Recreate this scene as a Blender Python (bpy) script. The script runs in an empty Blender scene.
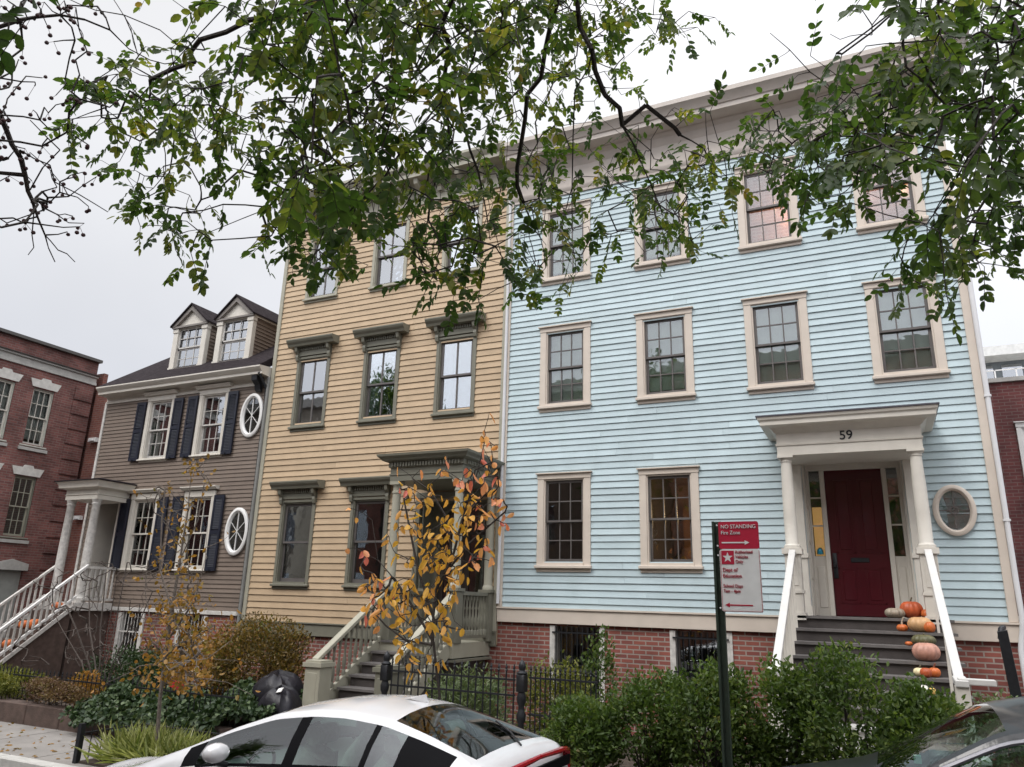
import bpy, math, random
import numpy as np
from mathutils import Vector, Matrix
random.seed(7); RNG = np.random.default_rng(11)
sc = bpy.context.scene
col = sc.collection
R = math.radians
PI = math.pi

# ------------------------------------------------------------------ camera
CAMLOC = np.array([0.0, -12.6, 2.1]); FPX = 752.706
YAW, PITCH, ROLL = R(-25.9456), R(16.3132), R(1.6911)
fw = np.array([math.sin(YAW)*math.cos(PITCH), math.cos(YAW)*math.cos(PITCH), math.sin(PITCH)])
rt = np.array([math.cos(YAW), -math.sin(YAW), 0.0]); up = np.cross(rt, fw)
rt, up = rt*math.cos(ROLL)+up*math.sin(ROLL), up*math.cos(ROLL)-rt*math.sin(ROLL)
cd = bpy.data.cameras.new('camera'); cam = bpy.data.objects.new('camera', cd); col.objects.link(cam)
cam.matrix_world = Matrix(((rt[0], up[0], -fw[0], CAMLOC[0]), (rt[1], up[1], -fw[1], CAMLOC[1]), (rt[2], up[2], -fw[2], CAMLOC[2]), (0, 0, 0, 1)))
cd.sensor_width = 36; cd.lens = FPX*36/1024; cd.clip_start = .05; cd.clip_end = 2000
sc.camera = cam

# ------------------------------------------------------------------ world, sun, exposure
SUN_EL, SUN_AZ = R(52), R(205)          # azimuth clockwise from +Y : behind the camera, to the left
w = bpy.data.worlds.new('World'); sc.world = w; w.use_nodes = True
nt = w.node_tree; nt.nodes.clear(); N = nt.nodes; L = nt.links
out = N.new('ShaderNodeOutputWorld'); bg = N.new('ShaderNodeBackground'); bg.inputs[1].default_value = .1
sky = N.new('ShaderNodeTexSky'); sky.sky_type = 'NISHITA'; sky.sun_disc = False; sky.sun_elevation = SUN_EL; sky.sun_rotation = SUN_AZ
tc = N.new('ShaderNodeTexCoord'); sep = N.new('ShaderNodeSeparateXYZ'); L.new(tc.outputs['Generated'], sep.inputs[0])
def wmath(op, a, b=None, c=None):
    m = N.new('ShaderNodeMath'); m.operation = op
    for i, v in enumerate((a, b, c)):
        if v is None: continue
        if isinstance(v, (int, float)): m.inputs[i].default_value = v
        else: L.new(v, m.inputs[i])
    return m.outputs[0]
def wmap(v, a, b, c, d):
    m = N.new('ShaderNodeMapRange'); m.interpolation_type = 'SMOOTHSTEP'; L.new(v, m.inputs[0])
    for i, x in enumerate((a, b, c, d)): m.inputs[i+1].default_value = x
    return m.outputs[0]
zen = wmap(sep.outputs[2], .62, .98, 1.0, 2.7)        # overcast: the zenith is the brightest
back = wmap(sep.outputs[1], .15, -.6, 1.0, 1.75)      # thinner cloud behind the camera
low = wmap(sep.outputs[2], .0, .5, .84, 1.05)
left = wmap(sep.outputs[0], -.95, .1, .86, 1.12)
noi = N.new('ShaderNodeTexNoise'); noi.inputs['Scale'].default_value = 2.2; noi.inputs['Detail'].default_value = 4; L.new(tc.outputs['Generated'], noi.inputs[0])
cl = wmap(noi.outputs[0], .3, .75, .93, 1.06)
tot = wmath('MULTIPLY', wmath('MULTIPLY', wmath('MULTIPLY', zen, back), wmath('MULTIPLY', low, left)), cl)
ramp = N.new('ShaderNodeMix'); ramp.data_type = 'RGBA'; L.new(wmap(sep.outputs[2], .0, .6, 0, 1), ramp.inputs[0])
ramp.inputs[6].default_value = (8.5, 8.9, 9.9, 1); ramp.inputs[7].default_value = (9.2, 9.25, 9.5, 1)
hs = N.new('ShaderNodeHueSaturation'); hs.inputs['Saturation'].default_value = .25; hs.inputs['Value'].default_value = 1.0; L.new(sky.outputs[0], hs.inputs['Color'])
mx = N.new('ShaderNodeMix'); mx.data_type = 'RGBA'; mx.inputs[0].default_value = .9; L.new(hs.outputs[0], mx.inputs[6]); L.new(ramp.outputs[2], mx.inputs[7])
vm = N.new('ShaderNodeVectorMath'); vm.operation = 'SCALE'; L.new(mx.outputs[2], vm.inputs[0]); L.new(tot, vm.inputs['Scale'])
L.new(vm.outputs[0], bg.inputs[0]); L.new(bg.outputs[0], out.inputs[0])
sl = bpy.data.lights.new('sun', 'SUN'); sl.energy = 1.4; sl.angle = R(22); sl.color = (1, .965, .92)
so = bpy.data.objects.new('sun', sl); col.objects.link(so)
sd = Vector((math.sin(SUN_AZ)*math.cos(SUN_EL), math.cos(SUN_AZ)*math.cos(SUN_EL), math.sin(SUN_EL)))
so.rotation_euler = (-sd).to_track_quat('-Z', 'Y').to_euler(); so.location = (0, -20, 40)
vs = sc.view_settings; vs.view_transform = 'Standard'; vs.look = 'None'; vs.exposure = 0.12; vs.gamma = 1; vs.use_curve_mapping = False

def at(px, py, dist):                    # a point in space in a given direction from the photographer, at a distance
    d = fw + rt*(px-512)/FPX - up*(py-383.5)/FPX
    return CAMLOC + d/np.linalg.norm(d)*dist
def aty(px, py, y):
    d = fw + rt*(px-512)/FPX - up*(py-383.5)/FPX
    return CAMLOC + d*((y-CAMLOC[1])/d[1])

# ------------------------------------------------------------------ materials
MATS = {}
def base(name):
    m = bpy.data.materials.new(name); m.use_nodes = True; nt = m.node_tree
    b = nt.nodes['Principled BSDF']; return m, nt, b
def pmat(name, c, rough=.6, var=.12, ns=5.0, bump=.0, bs=60.0, grime=0.0, grime_col=(.08, .07, .06), spec=.4, metal=0, coat=0, stretch=(1, 1, 1), attr=False):
    if name in MATS: return MATS[name]
    m, nt, b = base(name); N = nt.nodes; L = nt.links
    geo = N.new('ShaderNodeNewGeometry'); mp = N.new('ShaderNodeMapping'); mp.inputs['Scale'].default_value = stretch; L.new(geo.outputs['Position'], mp.inputs[0])
    n = N.new('ShaderNodeTexNoise'); n.inputs['Scale'].default_value = ns; n.inputs['Detail'].default_value = 5; L.new(mp.outputs[0], n.inputs[0])
    r = N.new('ShaderNodeMapRange'); r.inputs[1].default_value = .3; r.inputs[2].default_value = .7; L.new(n.outputs[0], r.inputs[0])
    mix = N.new('ShaderNodeMix'); mix.data_type = 'RGBA'; L.new(r.outputs[0], mix.inputs[0])
    mix.inputs[6].default_value = (*[x*(1-var) for x in c], 1); mix.inputs[7].default_value = (*[min(1, x*(1+var)) for x in c], 1)
    o = mix.outputs[2]
    if attr:
        a = N.new('ShaderNodeAttribute'); a.attribute_name = 'rnd'
        mm = N.new('ShaderNodeMapRange'); mm.inputs[3].default_value = .90; mm.inputs[4].default_value = 1.06; L.new(a.outputs['Fac'], mm.inputs[0])
        v = N.new('ShaderNodeVectorMath'); v.operation = 'SCALE'; L.new(o, v.inputs[0]); L.new(mm.outputs[0], v.inputs['Scale']); o = v.outputs[0]
    if grime:
        n2 = N.new('ShaderNodeTexNoise'); n2.inputs['Scale'].default_value = 1.3; n2.inputs['Detail'].default_value = 8; n2.inputs['Roughness'].default_value = .7
        mp2 = N.new('ShaderNodeMapping'); mp2.inputs['Scale'].default_value = (2.2, 2.2, .45); L.new(geo.outputs['Position'], mp2.inputs[0]); L.new(mp2.outputs[0], n2.inputs[0])
        r2 = N.new('ShaderNodeMapRange'); r2.inputs[1].default_value = .5; r2.inputs[2].default_value = .8; r2.inputs[4].default_value = grime; L.new(n2.outputs[0], r2.inputs[0])
        m2 = N.new('ShaderNodeMix'); m2.data_type = 'RGBA'; L.new(r2.outputs[0], m2.inputs[0]); L.new(o, m2.inputs[6]); m2.inputs[7].default_value = (*grime_col, 1); o = m2.outputs[2]
    L.new(o, b.inputs['Base Color']); b.inputs['Roughness'].default_value = rough; b.inputs['Metallic'].default_value = metal
    b.inputs['Specular IOR Level'].default_value = spec; b.inputs['Coat Weight'].default_value = coat
    if bump:
        n3 = N.new('ShaderNodeTexNoise'); n3.inputs['Scale'].default_value = bs; n3.inputs['Detail'].default_value = 4; L.new(mp.outputs[0], n3.inputs[0])
        bp = N.new('ShaderNodeBump'); bp.inputs['Strength'].default_value = bump; bp.inputs['Distance'].default_value = .01; L.new(n3.outputs[0], bp.inputs['Height']); L.new(bp.outputs[0], b.inputs['Normal'])
    MATS[name] = m; return m
def brickmat(name, c1, c2, mortar, scale=1.0, bw=.21, bh=.072, ms=.011):
    if name in MATS: return MATS[name]
    m, nt, b = base(name); N = nt.nodes; L = nt.links
    geo = N.new('ShaderNodeNewGeometry'); s = N.new('ShaderNodeSeparateXYZ'); L.new(geo.outputs['Position'], s.inputs[0])
    ad = N.new('ShaderNodeMath'); ad.operation = 'ADD'; L.new(s.outputs[0], ad.inputs[0]); L.new(s.outputs[1], ad.inputs[1])
    cb = N.new('ShaderNodeCombineXYZ'); L.new(ad.outputs[0], cb.inputs[0]); L.new(s.outputs[2], cb.inputs[1])
    br = N.new('ShaderNodeTexBrick'); L.new(cb.outputs[0], br.inputs[0]); br.inputs['Scale'].default_value = 1
    br.inputs['Brick Width'].default_value = bw; br.inputs['Row Height'].default_value = bh; br.inputs['Mortar Size'].default_value = ms; br.inputs['Mortar Smooth'].default_value = .2; br.inputs['Bias'].default_value = -.1
    br.inputs['Color1'].default_value = (*c1, 1); br.inputs['Color2'].default_value = (*c2, 1); br.inputs['Mortar'].default_value = (*mortar, 1)
    n = N.new('ShaderNodeTexNoise'); n.inputs['Scale'].default_value = 1.7; n.inputs['Detail'].default_value = 8; L.new(geo.outputs['Position'], n.inputs[0])
    mr = N.new('ShaderNodeMapRange'); mr.inputs[1].default_value = .3; mr.inputs[2].default_value = .7; mr.inputs[3].default_value = .6; mr.inputs[4].default_value = 1.25; L.new(n.outputs[0], mr.inputs[0])
    v = N.new('ShaderNodeVectorMath'); v.operation = 'SCALE'; L.new(br.outputs[0], v.inputs[0]); L.new(mr.outputs[0], v.inputs['Scale']); L.new(v.outputs[0], b.inputs['Base Color'])
    b.inputs['Roughness'].default_value = .85
    bp = N.new('ShaderNodeBump'); bp.inputs['Strength'].default_value = .6; bp.inputs['Distance'].default_value = .008; bp.invert = True; L.new(br.outputs['Fac'], bp.inputs['Height']); L.new(bp.outputs[0], b.inputs['Normal'])
    MATS[name] = m; return m
def glassmat(name, refl=.12, tint=(.88, .91, .9), wav=.08):
    if name in MATS: return MATS[name]
    m = bpy.data.materials.new(name); m.use_nodes = True; nt = m.node_tree; N = nt.nodes; L = nt.links; N.clear()
    o = N.new('ShaderNodeOutputMaterial'); mix = N.new('ShaderNodeMixShader'); t = N.new('ShaderNodeBsdfTransparent'); t.inputs[0].default_value = (*tint, 1)
    g = N.new('ShaderNodeBsdfGlossy'); g.inputs['Roughness'].default_value = .015; g.inputs[0].default_value = (.95, .97, 1, 1)
    lw = N.new('ShaderNodeFresnel'); lw.inputs[0].default_value = 1.5 if 'car' not in name else 1.38
    ad = N.new('ShaderNodeMath'); ad.operation = 'ADD'; ad.inputs[1].default_value = refl; ad.use_clamp = True; L.new(lw.outputs[0], ad.inputs[0])
    geo = N.new('ShaderNodeNewGeometry'); n = N.new('ShaderNodeTexNoise'); n.inputs['Scale'].default_value = 2.6; n.inputs['Detail'].default_value = 2; L.new(geo.outputs['Position'], n.inputs[0])
    bp = N.new('ShaderNodeBump'); bp.inputs['Strength'].default_value = wav; bp.inputs['Distance'].default_value = .02; L.new(n.outputs[0], bp.inputs['Height']); L.new(bp.outputs[0], g.inputs['Normal'])
    L.new(ad.outputs[0], mix.inputs[0]); L.new(t.outputs[0], mix.inputs[1]); L.new(g.outputs[0], mix.inputs[2]); L.new(mix.outputs[0], o.inputs[0])
    MATS[name] = m; return m
def leafmat(name, stops, trans=.35, rough=.5):
    if name in MATS: return MATS[name]
    m = bpy.data.materials.new(name); m.use_nodes = True; nt = m.node_tree; N = nt.nodes; L = nt.links; b = N['Principled BSDF']; o = N['Material Output']
    a = N.new('ShaderNodeAttribute'); a.attribute_name = 'rnd'; cr = N.new('ShaderNodeValToRGB'); e = cr.color_ramp.elements
    while len(e) < len(stops): e.new(.5)
    for i, (p, c) in enumerate(stops): e[i].position = p; e[i].color = (*c, 1)
    L.new(a.outputs['Fac'], cr.inputs[0]); L.new(cr.outputs[0], b.inputs['Base Color']); b.inputs['Roughness'].default_value = rough; b.inputs['Specular IOR Level'].default_value = .35
    tr = N.new('ShaderNodeBsdfTranslucent'); sc_ = N.new('ShaderNodeVectorMath'); sc_.operation = 'MULTIPLY'; sc_.inputs[1].default_value = (1.5, 1.6, .7); L.new(cr.outputs[0], sc_.inputs[0]); L.new(sc_.outputs[0], tr.inputs[0])
    mix = N.new('ShaderNodeMixShader'); mix.inputs[0].default_value = trans; L.new(b.outputs[0], mix.inputs[1]); L.new(tr.outputs[0], mix.inputs[2]); L.new(mix.outputs[0], o.inputs[0])
    MATS[name] = m; return m
def emis(name, c, s):
    m, nt, b = base(name); b.inputs['Base Color'].default_value = (*c, 1); b.inputs['Emission Color'].default_value = (*c, 1); b.inputs['Emission Strength'].default_value = s; return m

M_blue = pmat('blue_clapboard', (.42, .512, .54), .55, .06, 3, .15, 90, grime=.24, grime_col=(.28, .38, .36), attr=True)
M_tan = pmat('tan_clapboard', (.445, .328, .21), .6, .07, 3, .15, 90, grime=.14, grime_col=(.33, .25, .15), attr=True)
M_brown = pmat('brown_clapboard', (.168, .13, .104), .6, .08, 3, .2, 80, grime=.2, grime_col=(.1, .08, .07), attr=True)
M_btrim = pmat('beige_trim', (.56, .49, .42), .5, .05, 4, .1, 60, grime=.14, grime_col=(.36, .31, .27))
M_bcorn = pmat('beige_cornice', (.47, .42, .375), .55, .06, 4, .1, 60, grime=.2, grime_col=(.3, .27, .25))
M_olive = pmat('olive_trim', (.165, .16, .125), .5, .07, 5, .1, 60, grime=.15, grime_col=(.09, .085, .065))
M_olive2 = pmat('pale_olive_trim', (.33, .315, .25), .5, .06, 5, .1, 60, grime=.15, grime_col=(.16, .15, .11))
M_sash = pmat('grey_brown_sash', (.11, .10, .095), .4)
M_blk = pmat('black_iron', (.018, .019, .022), .45, .2, 20, .2, 120, metal=.3)
M_cream = pmat('cream_paint', (.58, .545, .485), .45, .05, 5, .1, 50, grime=.22, grime_col=(.35, .32, .27))
M_white = pmat('white_paint', (.70, .69, .67), .4, .04, 6, .08, 50, grime=.12, grime_col=(.5, .47, .43))
M_oldwhite = pmat('weathered_white_paint', (.52, .50, .47), .6, .2, 14, .25, 60, grime=.5, grime_col=(.2, .18, .16))
M_rail = pmat('handrail_white_paint', (.52, .51, .49), .5, .05, 6, .08, 50, grime=.15, grime_col=(.35, .33, .3))
M_navy = pmat('navy_shutter_paint', (.013, .016, .028), .4, .12, 6)
M_door = pmat('dark_red_door_paint', (.058, .003, .008), .3, .06, 5, coat=.3)
M_bdoor = pmat('blue_door_paint', (.018, .05, .12), .35)
M_step = pmat('dark_step_paint', (.055, .047, .044), .6, .15, 8, .2, 50)
M_nose = pmat('worn_step_edge', (.12, .11, .105), .6, .15, 12)
M_stone = pmat('pale_stone', (.42, .41, .385), .8, .12, 9, .4, 40, grime=.3, grime_col=(.2, .19, .17))
M_brst = pmat('brownstone', (.085, .058, .048), .85, .25, 9, .5, 40)
M_brick = brickmat('red_brick', (.235, .072, .052), (.155, .046, .04), (.27, .22, .19))
M_brick2 = brickmat('dark_red_brick', (.22, .085, .072), (.13, .05, .045), (.20, .14, .125), ms=.009)
M_brick3 = brickmat('orange_red_brick', (.215, .075, .052), (.15, .052, .042), (.2, .14, .12), ms=.009)
M_brick4 = brickmat('maroon_brick', (.16, .045, .043), (.12, .036, .036), (.17, .11, .1), ms=.008)
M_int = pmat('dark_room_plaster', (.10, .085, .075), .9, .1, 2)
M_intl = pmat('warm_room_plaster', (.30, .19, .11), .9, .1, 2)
M_glass = glassmat('old_window_glass', .08)
M_glass2 = glassmat('clear_window_glass', .30, (.8, .84, .85), .06)
M_cglass = glassmat('car_glass', .06, (.62, .76, .70), .0)
M_shade = pmat('roller_shade_cloth', (.56, .63, .55), .8, .1, 3)
M_curt = pmat('pale_curtain_cloth', (.45, .52, .52), .8, .12, 4)
M_wcurt = pmat('white_curtain_cloth', (.6, .58, .56), .8, .12, 4)
M_slate = pmat('roof_shingle', (.028, .023, .025), .95, .5, 9, .8, 30, stretch=(1, 1, 4), spec=.05)
M_tar = pmat('roof_tar', (.06, .06, .065), .9)
M_alu = pmat('white_downpipe_metal', (.62, .62, .63), .35, .05, 5)

# ------------------------------------------------------------------ mesh helpers
class Frame:
    def __init__(s, o=(0, 0, 0), U=(1, 0, 0), Nn=(0, 1, 0)):
        s.o = np.array(o, float); s.M = np.array([U, Nn, (0, 0, 1)], float)
    def __call__(s, v): return np.asarray(v, float) @ s.M + s.o
WORLD = Frame()
class MB:
    def __init__(s, F=WORLD): s.v = []; s.f = []; s.mi = []; s.cur = 0; s.F = F; s.a = []; s.tone = .5
    def add(s, vs, fs):
        k = len(s.v); s.v += [tuple(p) for p in vs]; s.f += [tuple(i+k for i in f) for f in fs]; s.mi += [s.cur]*len(fs); s.a += [s.tone]*len(vs)
    def box(s, x0, x1, y0, y1, z0, z1):
        s.add([(x0, y0, z0), (x1, y0, z0), (x1, y1, z0), (x0, y1, z0), (x0, y0, z1), (x1, y0, z1), (x1, y1, z1), (x0, y1, z1)],
              [(0, 3, 2, 1), (4, 5, 6, 7), (0, 1, 5, 4), (1, 2, 6, 5), (2, 3, 7, 6), (3, 0, 4, 7)])
    def bbox(s, x0, x1, y0, y1, z0, z1, b=.006):      # box with its vertical and horizontal front edges chamfered
        xs = (x0, x0+b, x1-b, x1); zs = (z0, z0+b, z1-b, z1)
        s.prism_xz([(x0, z0+b), (x0+b, z0), (x1-b, z0), (x1, z0+b), (x1, z1-b), (x1-b, z1), (x0+b, z1), (x0, z1-b)], y0+b, y1, y0, b)
    def prism_xz(s, pts, y0, y1, yf=None, b=0):
        n = len(pts)
        if yf is None:
            s.add([(x, y0, z) for x, z in pts]+[(x, y1, z) for x, z in pts], [tuple(range(n)), tuple(range(2*n-1, n-1, -1))]+[(i, i+n, (i+1) % n+n, (i+1) % n) for i in range(n)])
        else:
            cx = sum(p[0] for p in pts)/n; cz = sum(p[1] for p in pts)/n
            ins = [(x-b*np.sign(x-cx), yf, z-b*np.sign(z-cz)) for x, z in pts]
            s.add(ins+[(x, y0, z) for x, z in pts]+[(x, y1, z) for x, z in pts], [tuple(range(n)), tuple(range(3*n-1, 2*n-1, -1))]+[(i+n*k, i+n*k+n, (i+1) % n+n*k+n, (i+1) % n+n*k) for i in range(n) for k in (0, 1)])
    def prism_yz(s, pts, x0, x1):                     # profile (y,z) run along x
        n = len(pts); s.add([(x0, y, z) for y, z in pts]+[(x1, y, z) for y, z in pts], [tuple(range(n-1, -1, -1)), tuple(range(n, 2*n))]+[((i+1) % n, (i+1) % n+n, i+n, i) for i in range(n)])
    def moulding(s, prof, x0, x1, yb, left=True, right=True):   # profile (projection,z) wrapped round a projecting box: front at y=-p, returns at the ends to y=yb
        rings = []
        for p, z in prof:
            r = [(x0-(p if left else 0), yb, z), (x0-(p if left else 0), -p, z), (x1+(p if right else 0), -p, z), (x1+(p if right else 0), yb, z)]
            rings.append(r)
        vs = [q for r in rings for q in r]; fs = []
        for i in range(len(prof)-1):
            for j in range(3): a = i*4+j; fs.append((a, a+1, a+5, a+4))
        m = (len(prof)-1)*4
        fs.append((m, m+1, m+2, m+3)); fs.append((3, 2, 1, 0)); fs += [tuple(4*i for i in range(len(prof)-1, -1, -1)), tuple(4*i+3 for i in range(len(prof)))]
        s.add(vs, fs)
    def lathe(s, cx, cy, prof, n=16, ell=1.0):
        vs = [(cx+r*math.cos(2*PI*k/n), cy+ell*r*math.sin(2*PI*k/n), z) for r, z in prof for k in range(n)]
        fs = [(i*n+k, i*n+(k+1) % n, (i+1)*n+(k+1) % n, (i+1)*n+k) for i in range(len(prof)-1) for k in range(n)]
        fs += [tuple(range(n-1, -1, -1)), tuple((len(prof)-1)*n+k for k in range(n))]; s.add(vs, fs)
    def tube(s, pts, rad, n=6):
        P = [np.array(p, float) for p in pts]; m = len(P); rad = [rad]*m if isinstance(rad, (int, float)) else rad
        vs = []; pv = None
        for i in range(m):
            t = P[min(i+1, m-1)]-P[max(i-1, 0)]; t = t/(np.linalg.norm(t)+1e-9)
            a = np.cross(t, (0, 0, 1) if abs(t[2]) < .9 else (1, 0, 0)) if pv is None else pv-t*(pv@t)
            a = a/(np.linalg.norm(a)+1e-9); pv = a; b = np.cross(t, a)
            vs += [tuple(P[i]+rad[i]*(a*math.cos(2*PI*k/n)+b*math.sin(2*PI*k/n))) for k in range(n)]
        fs = [(i*n+k, i*n+(k+1) % n, (i+1)*n+(k+1) % n, (i+1)*n+k) for i in range(m-1) for k in range(n)]
        fs += [tuple(range(n-1, -1, -1)), tuple((m-1)*n+k for k in range(n))]; s.add(vs, fs)
    def bar(s, a, b, wd, ht):                         # rectangular bar from a to b, vertical cross-section
        a = np.array(a, float); b = np.array(b, float); t = (b-a)/np.linalg.norm(b-a); h = np.cross(t, (0, 0, 1)); h = h/(np.linalg.norm(h)+1e-9)*wd/2; u = np.array([0, 0, ht/2.])
        vs = [p+sx*h+sz*u for p in (a, b) for sx, sz in ((-1, -1), (1, -1), (1, 1), (-1, 1))]
        s.add(vs, [(0, 1, 2, 3), (7, 6, 5, 4), (0, 4, 5, 1), (1, 5, 6, 2), (2, 6, 7, 3), (3, 7, 4, 0)])
    def build(s, name, mats, parent=None, smooth=False, off=None, bevel=0):
        me = bpy.data.meshes.new(name); V = s.F(np.array(s.v)); po = worldloc(parent) if off is None else np.array(off, float)
        me.from_pydata([tuple(p) for p in (V-po)], [], s.f)
        mats = mats if isinstance(mats, (list, tuple)) else [mats]
        for m in mats: me.materials.append(m)
        if len(mats) > 1: me.polygons.foreach_set('material_index', s.mi)
        at_ = me.attributes.new('rnd', 'FLOAT', 'POINT'); at_.data.foreach_set('value', s.a)
        me.validate(); me.update()
        if smooth:
            me.polygons.foreach_set('use_smooth', [True]*len(me.polygons)); me.set_sharp_from_angle(angle=R(smooth if smooth > 1 else 38))
        o = bpy.data.objects.new(name, me); col.objects.link(o)
        if parent: o.parent = parent
        elif off is not None: o.location = off
        if bevel:
            bm = o.modifiers.new('b', 'BEVEL'); bm.width = bevel; bm.segments = 2; bm.limit_method = 'ANGLE'
        return o
def worldloc(o):
    p = np.zeros(3)
    while o: p += np.array(o.location); o = o.parent
    return p
def thing(name, loc, label, cat, group=None):
    o = bpy.data.objects.new(name, None); col.objects.link(o); o.location = loc; o.empty_display_size = .2
    return tag(o, label, cat, group)
def tag(o, label=None, cat=None, group=None, kind=None):
    if label: o['label'] = label
    if cat: o['category'] = cat
    if group: o['group'] = group
    if kind: o['kind'] = kind
    return o
def inst(src, loc, parent=None, name=None):
    c = bpy.data.objects.new(name or src.name.split('.')[0], src.data); col.objects.link(c); c.parent = parent
    c.location = np.array(loc)-worldloc(parent); return c

def leafmesh(name, pos, ax, nm, ln, wd, mat, parent, rnd=None, fold=.25, curl=.12):
    n = len(pos); ax = ax/np.linalg.norm(ax, axis=1)[:, None]; sd_ = np.cross(ax, nm); sd_ /= (np.linalg.norm(sd_, axis=1)[:, None]+1e-9); nn = np.cross(sd_, ax)
    ln = np.broadcast_to(ln, n)[:, None]; wd = np.broadcast_to(wd, n)[:, None]/2
    def pt(a, b, c): return pos+ax*ln*a+sd_*wd*b+nn*(wd*c)
    V = np.stack([pt(0, 0, 0), pt(.13, .66, fold*.7), pt(.42, 1, fold), pt(.76, .72, fold-curl*2), pt(1, 0, -curl*4), pt(.76, -.72, fold-curl*2), pt(.42, -1, fold), pt(.13, -.66, fold*.7)], 1).reshape(-1, 3)-worldloc(parent)
    b = np.arange(n)[:, None]*8; F = np.concatenate([b+np.array([0, 1, 2, 3, 4]), b+np.array([0, 4, 5, 6, 7])], 1).reshape(-1)
    me = bpy.data.meshes.new(name); me.vertices.add(8*n); me.vertices.foreach_set('co', V.reshape(-1).astype(np.float32))
    me.loops.add(10*n); me.loops.foreach_set('vertex_index', F.astype(np.int32)); me.polygons.add(2*n); me.polygons.foreach_set('loop_start', np.arange(0, 10*n, 5, dtype=np.int32))
    me.materials.append(mat); r = RNG.random(n) if rnd is None else rnd
    a = me.attributes.new('rnd', 'FLOAT', 'POINT'); a.data.foreach_set('value', np.repeat(r, 8).astype(np.float32)); me.update(calc_edges=True); me.validate()
    o = bpy.data.objects.new(name, me); col.objects.link(o)
    if parent: o.parent = parent
    return o
def rdir(n, zb=0.0, zs=1.0):
    v = RNG.normal(size=(n, 3)); v[:, 2] = v[:, 2]*zs+zb; return v/np.linalg.norm(v, axis=1)[:, None]

# ------------------------------------------------------------------ ground
GZ = .12
M_asph = pmat('asphalt', (.05, .05, .052), .85, .25, 30, .5, 150)
M_conc = pmat('sidewalk_concrete', (.22, .205, .19), .85, .12, 3, .3, 120, grime=.35, grime_col=(.16, .14, .125))
M_soil = pmat('garden_soil', (.05, .036, .027), .95, .4, 14, .8, 40)
g = MB(); g.box(-400, 400, -400, 400, -.3, 0); tag(g.build('road', M_asph), kind='structure')
g = MB()
x = -40.0
while x < 30:                                           # slabs with open joints
    x1 = x+1.52
    for (ya, yb) in ((-5.96, -4.5), (-4.49, -3.0), (-2.99, -1.5), (-1.49, 0.2)):
        g.box(x, x1-.012, ya, yb-.003, .0, GZ+random.uniform(0, .004))
    x = x1
tag(g.build('sidewalk', M_conc), kind='structure')
g = MB(); g.box(-40, 30, -5.975, .5, -.01, GZ-.012); tag(g.build('sidewalk_bed', pmat('joint_dirt', (.09, .08, .07), .95)), kind='structure')
g = MB(); x = -40.0
while x < 30: g.bbox(x, x+2.99, -6.14, -5.98, -.02, GZ+.006, .012); x += 3.0
tag(g.build('kerb', M_stone), kind='structure')
g = MB(); g.box(-40, 30, -17, -13.6, 0, GZ); tag(g.build('far_sidewalk', M_conc), kind='structure')
g = MB(); g.box(-18.2, -7.95, -4.05, -.3, GZ, .24); tag(g.build('garden_bed', M_soil), kind='structure')
g = MB(); g.box(-7.0, -1.6, -3.6, -.3, GZ, .2); tag(g.build('front_yard_bed', M_soil), kind='structure')
g = MB(); g.box(-60, 60, 9, 120, -.2, .05); tag(g.build('ground_behind_houses', M_soil), kind='structure')

# ------------------------------------------------------------------ wall panels and clapboards
def panel(F, x0, x1, z0, z1, holes, name, mat, parent, y0=0.0, t=.14):
    xs = sorted({x0, x1, *[h[0] for h in holes], *[h[1] for h in holes]}); zs = sorted({z0, z1, *[h[2] for h in holes], *[h[3] for h in holes]})
    xs = [x for x in xs if x0 <= x <= x1]; zs = [z for z in zs if z0 <= z <= z1]
    def solid(i, j):
        if i < 0 or j < 0 or i >= len(xs)-1 or j >= len(zs)-1: return False
        cx = (xs[i]+xs[i+1])/2; cz = (zs[j]+zs[j+1])/2
        return not any(h[0] < cx < h[1] and h[2] < cz < h[3] for h in holes)
    m = MB(F); a = y0; b = y0+t
    for i in range(len(xs)-1):
        for j in range(len(zs)-1):
            if not solid(i, j): continue
            X0, X1, Z0, Z1 = xs[i], xs[i+1], zs[j], zs[j+1]
            m.add([(X0, a, Z0), (X1, a, Z0), (X1, a, Z1), (X0, a, Z1)], [(0, 1, 2, 3)]); m.add([(X0, b, Z0), (X1, b, Z0), (X1, b, Z1), (X0, b, Z1)], [(3, 2, 1, 0)])
            if not solid(i-1, j): m.add([(X0, a, Z0), (X0, b, Z0), (X0, b, Z1), (X0, a, Z1)], [(3, 2, 1, 0)])
            if not solid(i+1, j): m.add([(X1, a, Z0), (X1, b, Z0), (X1, b, Z1), (X1, a, Z1)], [(0, 1, 2, 3)])
            if not solid(i, j-1): m.add([(X0, a, Z0), (X1, a, Z0), (X1, b, Z0), (X0, b, Z0)], [(3, 2, 1, 0)])
            if not solid(i, j+1): m.add([(X0, a, Z1), (X1, a, Z1), (X1, b, Z1), (X0, b, Z1)], [(0, 1, 2, 3)])
    return m.build(name, mat, parent)
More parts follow.
